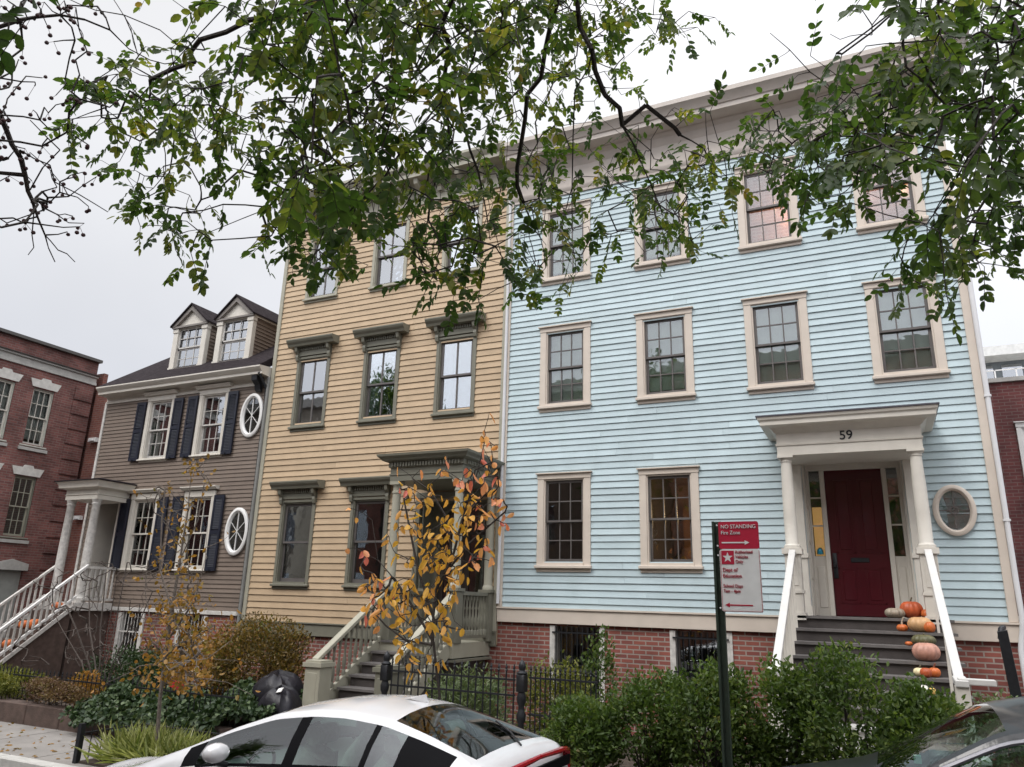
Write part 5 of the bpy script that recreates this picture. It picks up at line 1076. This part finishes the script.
L_grass = leafmat('striped_grass', [(0, (.12, .16, .04)), (.6, (.36, .38, .15)), (1, (.55, .55, .34))], .3)
L_olive = leafmat('olive_groundcover', [(0, (.07, .09, .02)), (.6, (.14, .15, .03)), (1, (.25, .22, .05))], .3)
L_brown = leafmat('brown_sedum', [(0, (.07, .04, .025)), (.6, (.14, .08, .045)), (1, (.18, .14, .05))], .2)
L_lav = leafmat('grey_green_leaf', [(0, (.06, .09, .04)), (.6, (.13, .17, .08)), (1, (.22, .24, .14))], .3)
M_bark = pmat('dark_bark', (.030, .024, .020), .9, .3, 40, .8, 60)
M_twig = pmat('grey_twig', (.12, .10, .085), .9, .3, 30, .5, 60)

def bush(name, label, cat, c, rad, n, ls, mat, group=None, stems=14, clump=9, top_up=.6, zmin=None, wr_=.5, stemmat=None, hollow=.45):
    c = np.array(c, float); rad = np.array(rad, float); zb = GZ if zmin is None else zmin
    root = thing(name, (c[0], c[1], zb), label, cat, group)
    cl = c+rdir(clump*6)*rad*(.55+.5*RNG.random((clump*6, 1)))*.9; cl = cl[cl[:, 2] > zb+.1]
    k = RNG.integers(0, len(cl), n); p = cl[k]+RNG.normal(size=(n, 3))*rad*.17
    q = (p-c)/rad; l = np.linalg.norm(q, axis=1); keep = (l < 1.12) & (l > hollow*RNG.random(n)) & (p[:, 2] > zb+.05); p = p[keep]
    ax = rdir(len(p), top_up)*1.0+(p-c)/rad*.6; nm = rdir(len(p), .8)
    r = np.clip(RNG.random(len(cl))[k[keep]]*.5+RNG.random(len(p))*.5, 0, 1)
    leafmesh('foliage', p, ax, nm, ls*(.7+.6*RNG.random(len(p))), ls*wr_*(.8+.4*RNG.random(len(p))), mat, root, rnd=r)
    m = MB()
    for i in range(stems):
        a = RNG.random()*2*PI; rr = RNG.random()**.5*.35; b = (c[0]+rr*rad[0]*math.cos(a)*.6, c[1]+rr*rad[1]*math.sin(a)*.6, zb); t = cl[RNG.integers(0, len(cl))]
        mid = ((b[0]*2+t[0])/3+RNG.normal()*.03, (b[1]*2+t[1])/3+RNG.normal()*.03, zb+(t[2]-zb)*.5); m.tube([b, mid, tuple(t)], [.012, .009, .004], 5)
    m.build('stem', stemmat or M_twig, root); return root
# planter with clipped shrubs by the kerb
root = thing('long_planter', (-1.3, -5.05, GZ), 'long low dark wood planter holding the green shrubs by the kerb', 'planter')
m = MB()
for k in range(2): m.bbox(-3.15, .55, -5.62, -5.58, GZ+.005+k*.14, GZ+.135+k*.14); m.bbox(-3.15, .55, -4.52, -4.48, GZ+.005+k*.14, GZ+.135+k*.14); m.box(-3.15, -3.11, -5.58, -4.52, GZ+.005+k*.14, GZ+.135+k*.14); m.box(.51, .55, -5.58, -4.52, GZ+.005+k*.14, GZ+.135+k*.14)
m.build('boards', pmat('dark_wood', (.04, .03, .025), .8), root); m = MB(); m.box(-3.11, .51, -5.58, -4.52, GZ+.004, GZ+.24); m.build('soil', M_soil, root)
hs_ = [(588, 695, .50, 'leftmost of the row of glossy green shrubs, next to the iron gate'), (645, 672, .55, 'glossy green shrub left of the sign post, touched with orange tips'), (712, 655, .52, 'glossy green shrub behind the sign post'), (778, 662, .5, 'glossy green shrub below the left handrail of the blue house'), (848, 648, .58, 'tallest and widest glossy green shrub, in front of the blue house steps'), (918, 682, .5, 'rightmost glossy green shrub, beside the dark car')]
for k, (px, py, rr, lab) in enumerate(hs_):
    t = aty(px, py, -5.05); zt = t[2]; zc_ = (zt+.42)/2+.08
    bush('evergreen_shrub', lab, 'shrub', (t[0], -5.05+.12*((k % 2)*2-1), zc_), (rr*.80, rr*.8, zt-zc_), 5600, .048, L_hedge, 'glossy shrubs in the planter by the kerb', stems=22, zmin=.36, stemmat=M_bark, hollow=.3, clump=8)
bush('evergreen_shrub', 'small pale green shrub at the foot of the black post right of the steps', 'shrub', (1.0, -2.9, .95), (.42, .35, .42), 2600, .05, L_lav, stems=14)
# garden of the brown house
bush('barberry_bush', 'large rounded rust brown bush with green top below the corner of the tan house', 'bush', (-9.65, -2.2, 1.0), (.92, .75, .76), 12000, .055, L_rust, stems=30, clump=16, zmin=.24)
bush('barberry_bush', 'yellow brown bush thinning out left of the rounded one', 'bush', (-10.7, -2.3, .9), (.7, .7, .7), 3200, .06, L_yel, stems=24, clump=9, zmin=.24)
bush('dark_evergreen', 'dark green bush under the basement window of the brown house', 'bush', (-12.6, -2.2, .62), (1.0, .7, .5), 7000, .06, L_ivy, stems=10, zmin=.2)
bush('orange_leaved_bush', 'small bush with orange brown leaves behind the iron fence', 'bush', (-11.9, -3.7, .55), (.3, .25, .28), 700, .06, L_yel, stems=8, zmin=.24)
bush('yellow_green_plant', 'yellow green low plants behind the left end of the fence', 'plant', (-14.6, -3.5, .45), (1.3, .4, .32), 4500, .08, L_olive, stems=6, zmin=.22, wr_=.25)
bush('sedum_mound', 'brown spent flower mound spilling over the low stone wall', 'plant', (-11.75, -4.35, .56), (.75, .28, .22), 6000, .035, L_brown, stems=10, zmin=.38)
bush('heather_mound', 'olive green mound on the stone wall at the left edge', 'plant', (-13.3, -4.35, .58), (.6, .28, .22), 5000, .035, L_olive, stems=10, zmin=.38)
bush('hellebore_clump', 'grey green bushy perennial behind the tan house fence', 'plant', (-5.35, -2.7, .72), (.65, .4, .52), 5000, .07, L_lav, stems=20, wr_=.3)
bush('rose_bush', 'loose green bush with a yellow flower near the brick wall', 'bush', (-4.25, -2.2, .78), (.55, .4, .62), 3000, .055, L_olive, stems=20)
bush('rose_bush', 'upright green plant in front of the first barred window', 'bush', (-3.9, -1.3, .95), (.35, .3, .8), 1500, .06, L_hedge, stems=10)
# ivy ground cover
n = 15000; p = np.stack([RNG.uniform(-10.9, -8.0, n), -4.75+RNG.random(n)**.8*1.9, np.zeros(n)], 1)
hgt = .34+.22*np.sin(p[:, 0]*2.3)*np.sin(p[:, 1]*3+1)*.5+.10*np.sin(p[:, 0]*6.1+p[:, 1]*4)
edge_ = np.clip((p[:, 1]+4.85)/.45, 0, 1)**.6; p[:, 2] = GZ+.03+(hgt+.12)*edge_*(.75+.25*RNG.random(n))+RNG.random(n)*.05
o = leafmesh('ivy_ground_cover', p, rdir(n, -.2)+np.array([0, -.6, 0]), rdir(n, 1.3)+np.array([0, -.8, 0]), .075*(.6+.7*RNG.random(n)), .065*(.7+.5*RNG.random(n)), L_ivy, None, fold=.12); tag(o, 'dark green ivy spreading over the garden edge under the fence', 'ivy', kind='stuff')
n = 320; p = np.stack([RNG.uniform(-16, -3, n), RNG.uniform(-5.95, -4.55, n), np.full(n, GZ+.009)], 1); 
o = leafmesh('fallen_leaves', p, rdir(n, 0, .05), rdir(n, 3), .06*(.6+.6*RNG.random(n)), .035, L_yel, None); tag(o, 'yellow and brown fallen leaves scattered on the sidewalk', 'leaves', kind='stuff')
# striped grass tuft
gr = thing('striped_grass_tuft', (-8.1, -5.45, GZ), 'arching cream and green striped grass at the foot of the thin street tree', 'grass plant')
n = 1500; c = np.stack([-8.15+RNG.normal(size=n)*.30, -5.42+RNG.normal(size=n)*.13, np.full(n, GZ+.03)], 1); d = rdir(n, .75); d[:, 2] = abs(d[:, 2])+.25; leafmesh('blades', c, d, rdir(n, 1.5), .24+.24*RNG.random(n), .016, L_grass, gr, curl=1.6)

# ------------------------------------------------------------------ branching
def grow(skel, targets, jitter=.022, sag=.0):
    """skel: polylines of points; targets: points, joined one by one to the nearest wood. returns edges & child counts"""
    nodes = []; par = []
    for pl in skel:
        prev = -1
        if len(nodes): d_ = np.linalg.norm(np.array(nodes)-np.array(pl[0]), axis=1); j = int(np.argmin(d_)); prev = j if d_[j] < .6 else -1
        for q in pl: nodes.append(np.array(q, float)); par.append(prev); prev = len(nodes)-1
    P = np.zeros((len(nodes)+2*len(targets), 3)); P[:len(nodes)] = nodes; n = len(nodes)
    T = np.array(targets); dist = np.array([np.min(np.linalg.norm(P[:n]-t, axis=1)) for t in T]); near = np.array([np.argmin(np.linalg.norm(P[:n]-t, axis=1)) for t in T]); alive = np.ones(len(T), bool); ends = np.zeros(len(T), int)
    for _ in range(len(T)):
        i = int(np.argmin(np.where(alive, dist, 1e9))); alive[i] = False; j = near[i]
        mid = (P[j]+T[i])/2+RNG.normal(size=3)*jitter*min(1, dist[i])
        P[n] = mid; par.append(j); P[n+1] = T[i]; par.append(n); ends[i] = n+1
        for q in (n, n+1):
            d_ = np.linalg.norm(T-P[q], axis=1); up_ = d_ < dist; dist = np.where(up_, d_, dist); near = np.where(up_, q, near)
        n += 2
    cnt = np.ones(n)
    for i in range(n-1, -1, -1):
        if par[i] >= 0: cnt[par[i]] += cnt[i]
    return P[:n], par, cnt, ends
def wood(P, par, cnt, r0, k, e, mat, parent, name='branch', sides=5, rmax=.05, nsk=None, cap=.006):
    m = MB(); rad = np.minimum(rmax, r0+k*cnt**e)
    if nsk: rad[nsk:] = np.minimum(rad[nsk:], cap)
    for i, p_ in enumerate(par):
        if p_ < 0: continue
        m.tube([P[p_], P[i]], [min(rad[p_], rad[i]*1.6), rad[i]], sides if rad[i] > .006 else 4)
    return m.build(name, mat, parent)
def pinnate(ends, froms, parent, mat, ll=.050, npair=5, rach=.17, name='foliage', sizes=None, rnd=None, droop=-.55):
    pos, ax, nm, ln, rr = [], [], [], [], []; tw = []
    for i, (e, f) in enumerate(zip(ends, froms)):
        s_ = 1 if sizes is None else sizes[i]
        d = (e-f); d = d/(np.linalg.norm(d)+1e-6)*.5+RNG.normal(size=3)*.45; d[2] += droop; d /= np.linalg.norm(d)
        side = np.cross(d, RNG.normal(size=3)*.5+np.array([0, 0, 1.])); side /= np.linalg.norm(side); u = np.cross(side, d); L_ = rach*s_*RNG.uniform(.7, 1.25); npn = max(2, int(round(npair*RNG.uniform(.6, 1.3)))); base_r = (RNG.random()*.65 if s_ < 1.2 else RNG.random()*.12) if rnd is None else rnd[i]
        tw.append((e, e+d*L_*.5+np.array([0, 0, -.01]), e+d*L_+np.array([0, 0, -.03])*s_))
        for k in range(npn):
            t = .25+.75*k/npn
            for sg_ in (-1, 1):
                if RNG.random() < .1: continue
                pos.append(e+d*L_*t+np.array([0, 0, -.03*t*t])*s_); a = side*sg_*.85+d*.55+np.array([0, 0, -.25])+RNG.normal(size=3)*.16; ax.append(a); nm.append(u+RNG.normal(size=3)*.3); ln.append(ll*s_*RNG.uniform(.75, 1.2)); rr.append(min(1, base_r+RNG.random()*.35))
        pos.append(e+d*L_); ax.append(d+RNG.normal(size=3)*.15); nm.append(u+RNG.normal(size=3)*.2); ln.append(ll*s_*1.1); rr.append(min(1, base_r+RNG.random()*.35))
    leafmesh(name, np.array(pos), np.array(ax), np.array(nm), np.array(ln), np.array(ln)*.56, mat, parent, rnd=np.array(rr), fold=.18)
    return tw
# ------------------------------------------------------------------ overhanging street trees, their boughs reaching over the camera
GRID = ['5212212358999998 9987300000137887',
        '3101213357999989 9999861000025899',
        '0012553589876678 8774000021479988',
        '0147898767876766 6653100025679977',
        '0166678757887755 6543333689997477',
        '0014156478777877 7646687589986578',
        '0001753048888887 7757995047740267',
        '0000585038976887 7756883000005778',
        '0000042038854865 7741440000005774',
        '0000000000000462 6420000000006520']
GRID = [r.replace(' ', '0') if len(r) == 32 else r.replace(' ', '') for r in GRID]
def depth_at(px, py, right):
    b = 5.0 if not right else 5.2
    return b+.9*math.sin(px*.011+1)+.5*math.sin(py*.03+px*.02)
TA, TB, sa, sb = [], [], [], []
for r_, row in enumerate(GRID):
    row = (row+'0'*32)[:32]
    for c_, ch in enumerate(row):
        dns = int(ch); right = c_ >= 24 or (c_ >= 23 and r_ in (3, 4, 5) ) 
        n = 12.5*(dns/9)**1.75
        n = int(n)+(RNG.random() < n-int(n))
        for _ in range(n):
            px = c_*32+RNG.uniform(0, 32); py = r_*32+RNG.uniform(-22, 12); dd = depth_at(px, py, right)+RNG.normal()*.55; s_ = 1.0
            if c_ < 2 and r_ < 2: dd = 2.7+RNG.random()*.5; s_ = 1.35
            (TB if right else TA).append(at(px, py, max(2.3, dd))); (sb if right else sa).append(s_)
for _ in range(260):                                     # the crowns go on above the picture
    px = RNG.uniform(150, 640); py = RNG.uniform(-260, -60); TA.append(at(px, py, 5+RNG.normal()*.7)); sa.append(1.0)
    if _ < 120: px = RNG.uniform(1040, 1250); py = RNG.uniform(-200, 220); TB.append(at(px, py, 5.2+RNG.normal()*.6)); sb.append(1.0)
def pl(pts, d0, d1, right=False):
    n = len(pts); out_ = []
    for i, (a, b) in enumerate(pts):
        out_.append(at(a, b, d0+(d1-d0)*i/max(1, n-1)))
        if i < n-1:
            a2, b2 = pts[i+1]; out_.append(at((a+a2)/2+RNG.normal()*3, (b+b2)/2+RNG.normal()*3, d0+(d1-d0)*(i+.5)/max(1, n-1)))
    return out_
root_A = at(452, -120, 4.6)
skA = [pl([(452, -120), (452, -40), (452, 0), (450, 45)], 4.6, 4.7),
       pl([(450, 45), (405, 85), (375, 110), (350, 132), (330, 160), (300, 170)], 4.7, 5.3), pl([(447, 60), (446, 110), (443, 150), (430, 200), (425, 250)], 4.7, 5.6),
       pl([(453, 55), (460, 100), (470, 150), (483, 195), (490, 240)], 4.7, 5.4), pl([(452, -60), (520, -30), (558, 0), (545, 50), (527, 95), (520, 150), (517, 185), (535, 230)], 4.5, 5.3),
       pl([(520, -30), (577, 0), (592, 50), (575, 90), (573, 140), (572, 230)], 4.5, 5.2), pl([(592, 50), (605, 95), (622, 125), (640, 160), (662, 212), (688, 222), (700, 250)], 4.6, 5.4),
       pl([(452, -80), (380, -30), (330, 0), (250, 20), (200, 40), (195, 62), (150, 80)], 4.4, 5.0), pl([(250, 20), (300, 12), (345, 20)], 4.7, 4.8), pl([(380, -30), (330, 60), (310, 140), (285, 190), (262, 213), (262, 235), (240, 258)], 4.5, 5.4), pl([(285, 190), (240, 170), (215, 195), (195, 210), (150, 205)], 5.2, 5.4), pl([(520, 110), (480, 130), (440, 138), (370, 130), (340, 120)], 5.0, 5.2),
       pl([(420, -60), (120, -60), (40, -20), (20, 10)], 4.4, 2.9), pl([(205, 50), (160, 30), (95, 10), (60, -5)], 4.8, 4.4), pl([(622, 125), (650, 150), (660, 160)], 4.9, 5.0), pl([(646, 105), (665, 120), (680, 135)], 4.9, 5.0)]
skB = [pl([(1250, -90), (1130, -30), (1024, 8), (985, 40), (950, 62), (900, 88), (872, 97), (835, 92), (810, 72), (770, 33)], 5.6, 5.0), pl([(985, 40), (1005, 100), (1000, 160), (985, 200), (960, 240), (940, 285)], 5.3, 5.4), pl([(885, 92), (878, 120), (870, 145), (840, 160)], 5.1, 5.2), pl([(1024, 8), (960, -20), (900, -10), (872, 25), (850, 5)], 5.5, 5.0), pl([(870, 97), (850, 125), (800, 150)], 5.1, 5.3), pl([(872, 35), (850, 36), (830, 34)], 5.1, 5.1)]
def street_tree(name, label, trunk, sk, T, sizes, mat, nudge):
    root = thing(name, (trunk[0], trunk[1], 0), label, 'tree', 'street trees with boughs over the road')
    P, par, cnt, ends = grow(sk, T); tips = P[ends]; fr = np.array([P[par[par[e]]] if par[e] >= 0 else P[e]-np.array([0, 0, 1]) for e in ends])
    wood(P, par, cnt, .0012, .0008, .5, M_bark, root, rmax=.0145, nsk=sum(len(q) for q in sk), cap=.0052)
    tw = pinnate(tips, fr, root, mat, sizes=sizes, name='foliage'); m = MB()
    for t in tw: m.tube(list(t), [.002, .0016, .001], 3)
    tag(m.build('leaf_stalks', M_bark, root), kind='stuff')
    s0 = np.array(sk[0][0]); tb = np.array([trunk[0], trunk[1], 0.0]); fork = np.array([trunk[0]+nudge[0], trunk[1]+nudge[1], 4.2])
    m = MB(); m.tube([tb, tb+(0, 0, .3), tb+(.03, .02, 1.5), (fork+tb)/2+(0.02, 0, 1.0), fork, fork+(.1, -.2, 1.6), fork+(.3, -.6, 3.6), fork+(.2, -.9, 5.5)], [.27, .2, .17, .155, .14, .1, .06, .03], 12); m.build('trunk', M_bark, root, smooth=60)
    m = MB(); mids = [fork+(s0-fork)*t+np.array([0, 0, math.sin(PI*t)*.55]) for t in (0, .25, .5, .75, 1)]; m.tube(mids, [.11, .08, .06, .045, .034], 10)
    m.build('limb', M_bark, root, smooth=60); return root
street_tree('locust_tree', 'street tree whose feathery green boughs hang across the top of the tan and blue houses', (-.9, -15.0), skA, TA, sa, L_green, (.1, .3))
street_tree('locust_tree', 'street tree reaching in from the upper right corner with dark green feathery leaves', (4.6, -5.4), skB, TB, sb, L_dark, (-.3, -.2))
# bare fruiting tree at the left
bt = thing('crabapple_tree', (-7.6, -14.2, 0), 'nearly bare tree with tiny dark fruits reaching in from the left edge', 'tree')
sk = [pl([(-160, 60), (-60, 90), (0, 115), (12, 145), (25, 175), (32, 200), (45, 235), (55, 262)], 5.2, 4.9), pl([(-60, 90), (0, 78), (35, 82)], 5.1, 5.0), pl([(0, 115), (40, 120), (60, 130)], 5.0, 5.0), pl([(20, 150), (50, 165), (80, 195), (108, 212)], 5.0, 5.1), pl([(30, 190), (60, 150), (30, 120)], 5.0, 5.0),
      pl([(-60, 40), (20, 20), (60, 15), (75, 40), (65, 80)], 4.8, 5.0), pl([(60, 15), (110, 30), (150, 60), (180, 62)], 5.0, 5.2), pl([(-30, 170), (0, 160), (15, 150)], 5, 5), pl([(32, 200), (32, 235), (28, 255)], 4.9, 4.9), pl([(45, 235), (58, 250), (75, 262)], 4.9, 5.0)]
T = [at(RNG.uniform(-60, 95)+RNG.normal()*12, RNG.uniform(0, 235), 5+RNG.normal()*.3) for _ in range(110)]
P, par, cnt, ends = grow(sk, T, .12); wood(P, par, cnt, .0018, .0010, .5, M_bark, bt, rmax=.016)
s0 = P[0]; m = MB(); tb = np.array([-7.6, -14.2, 0]); m.tube([tb, tb+(0, .1, 1.2), tb+(.3, .5, 2.6), (tb+(.3, .5, 2.6)+s0)/2+(0, 0, .5), s0], [.16, .12, .1, .05, .022], 10); m.tube([tb+(.3, .5, 2.6), tb+(-.3, .2, 4.2), tb+(-.5, .6, 5.6)], [.09, .05, .02], 8); m.build('trunk', M_bark, bt, smooth=60)
m = MB()
for e in ends:
    for _ in range(2 if RNG.random() < .6 else 1):
        q = P[e]+RNG.normal(size=3)*.022+(0, 0, -.03); m.tube([P[e], q], .0013, 3); m.lathe(q[0], q[1], [(0, q[2]-.011), (.009, q[2]-.006), (.011, q[2]), (.008, q[2]+.008), (0, q[2]+.01)], 6)
tag(m.build('fruit', pmat('dark_red_fruit', (.05, .015, .015), .5), bt, smooth=1), kind='stuff')
# bare shrub in the brown house garden
bs_ = thing('bare_shrub', (-12.6, -2.8, .24), 'leafless grey branching shrub in front of the brown house stoop', 'shrub')
b = np.array([-12.7, -2.8, .24]); sk = [[b+(RNG.normal()*.1, RNG.normal()*.1, 0), b+(dx*.3, dy*.3, .6), b+(dx*.7, dy*.7, 1.2), b+(dx, dy, hz)] for dx, dy, hz in ((-2.1, .1, 1.75), (-1.2, .3, 2.0), (-.5, .1, 2.2), (.2, -.2, 2.1), (.7, .2, 1.9), (-.9, -.3, 1.6), (.3, .3, 1.5), (-.1, .2, 2.4))]
T = [b+(RNG.uniform(-2.0, .9), RNG.uniform(-.5, .5), RNG.uniform(.5, 2.4)) for _ in range(150)]
P, par, cnt, ends = grow(sk, T, .18); wood(P, par, cnt, .003, .0017, .5, pmat('pale_grey_branch', (.075, .06, .052), .9), bs_, rmax=.019)
# thin street tree with sparse orange leaves
yt_ = thing('young_street_tree', (-7.95, -5.5, GZ), 'thin grey street sapling with sparse yellow leaves in front of the brown house', 'tree')
def yp(px, py, dy=0): return aty(px, py, -5.5+dy)
sk = [[yp(157, 762), yp(157, 745), yp(160, 700), yp(165, 660), yp(172, 610), yp(180, 560), yp(188, 510), yp(192, 465)], [yp(165, 660), yp(150, 620), yp(145, 590), yp(148, 560)], [yp(168, 640), yp(195, 600), yp(205, 560), yp(208, 520)], [yp(172, 610), yp(160, 570), yp(162, 520), yp(165, 490)], [yp(180, 560), yp(198, 520), yp(205, 480), yp(203, 462)], [yp(165, 655), yp(190, 640), yp(215, 625)]]
T = [yp(178+RNG.normal()*17, 690-RNG.random()**1.3*205, RNG.normal()*.3) for _ in range(240)]+[yp(178+RNG.normal()*20, RNG.uniform(600, 695), RNG.normal()*.3) for _ in range(110)]+[yp(RNG.uniform(185, 210), RNG.uniform(458, 478), RNG.normal()*.1) for _ in range(14)]
P, par, cnt, ends = grow(sk, T, .1); wood(P, par, cnt, .0015, .0014, .48, M_twig, yt_, rmax=.024, name='branch')
k = [i for i, e in enumerate(ends) if RNG.random() < .62 or P[e][2] < 2.1]; pp = np.concatenate([P[ends[k]]+RNG.normal(size=(len(k), 3))*.05 for _ in range(3)])
leafmesh('foliage', pp, rdir(len(pp), -.5), rdir(len(pp), .3), .062*(.7+.6*RNG.random(len(pp))), .045, L_yel, yt_)
# orange persimmon-like sapling
ot = thing('orange_sapling', (-4.3, -5.6, GZ), 'young tree with big drooping orange leaves in front of the tan house steps', 'tree')
def op(px, py, dy=0): return aty(px, py, -5.6+dy)
b = op(440, 700); sk = [[(b[0]+.05, -5.6, GZ), (b[0]+.02, -5.6, .7), b, op(436, 665), op(432, 630), op(436, 590), op(452, 560), op(462, 520), op(478, 470), op(485, 440)], [op(432, 640), op(415, 610), op(395, 580), op(378, 560), op(372, 520)], [op(434, 620), op(418, 570), op(410, 530), op(404, 500)], [op(440, 580), op(468, 545), op(490, 525), op(505, 512)], [op(452, 560), op(448, 520), op(430, 490), op(412, 478)], [op(432, 645), op(405, 640), op(385, 625), op(372, 610)], [op(462, 520), op(480, 500), op(492, 488)], [op(470, 500), op(475, 470), op(492, 462)]]
ocl = [(485, 432, 4), (493, 462, 5), (480, 475, 4), (462, 480, 4), (440, 470, 3), (502, 512, 7), (488, 498, 4), (470, 500, 5), (455, 505, 5), (428, 492, 4), (408, 482, 3), (400, 540, 5), (365, 562, 3), (358, 530, 1), (366, 605, 2), (372, 580, 3), (415, 520, 6), (405, 500, 3), (430, 530, 6), (445, 525, 8), (455, 545, 8), (475, 540, 6), (485, 555, 5), (420, 560, 7), (435, 560, 8), (448, 575, 8), (462, 568, 6), (395, 590, 7), (382, 585, 6), (378, 612, 6), (388, 600, 5), (405, 610, 8), (418, 600, 8), (432, 600, 7), (448, 600, 6), (442, 625, 5), (455, 630, 4), (430, 628, 4), (400, 632, 5), (408, 645, 5), (412, 578, 5), (440, 545, 5), (468, 520, 5), (480, 520, 3), (415, 680, 2), (435, 665, 3)]
T = []; rr = []
for px, py, n in ocl:
    for _ in range(int(round(n*1.75))): T.append(op(px+RNG.normal()*7, py+RNG.normal()*8, RNG.normal()*.22)); rr.append(np.clip((.22+.38*(abs(px-430) > 45 or py < 490)+RNG.random()*.42), 0, 1))
P, par, cnt, ends = grow(sk, T, .08); wood(P, par, cnt, .002, .0012, .5, M_bark, ot, rmax=.014)
pp = P[ends]; leafmesh('foliage', pp, rdir(len(pp), -1.5, .5), rdir(len(pp), .1), .122*(.55+.7*RNG.random(len(pp))), .056*(.8+.4*RNG.random(len(pp))), L_orange, ot, rnd=np.array(rr), fold=.35, curl=.11)

# a tall tree across the street, mirrored in the upper panes
for x_, y_, hh, lab in ((-20, -15.6, 12.5, 'tall plane tree across the street, mirrored in the tan house windows'), (-8.5, -15.8, 12.0, 'tall tree across the street, mirrored in the blue house windows')):
    r_ = bush('plane_tree', lab, 'tree', (x_, y_, hh-3.2), (2.8, 2.0, 3.2), 7000, .2, L_dark, 'tall trees across the street', stems=10, clump=18, zmin=hh-6.2, hollow=.2)
    m = MB(); m.tube([(x_, y_, 0), (x_, y_, .4), (x_+.05, y_, 3), (x_, y_, hh-5)], [.3, .22, .18, .13], 12); m.build('trunk', M_bark, r_, smooth=1)
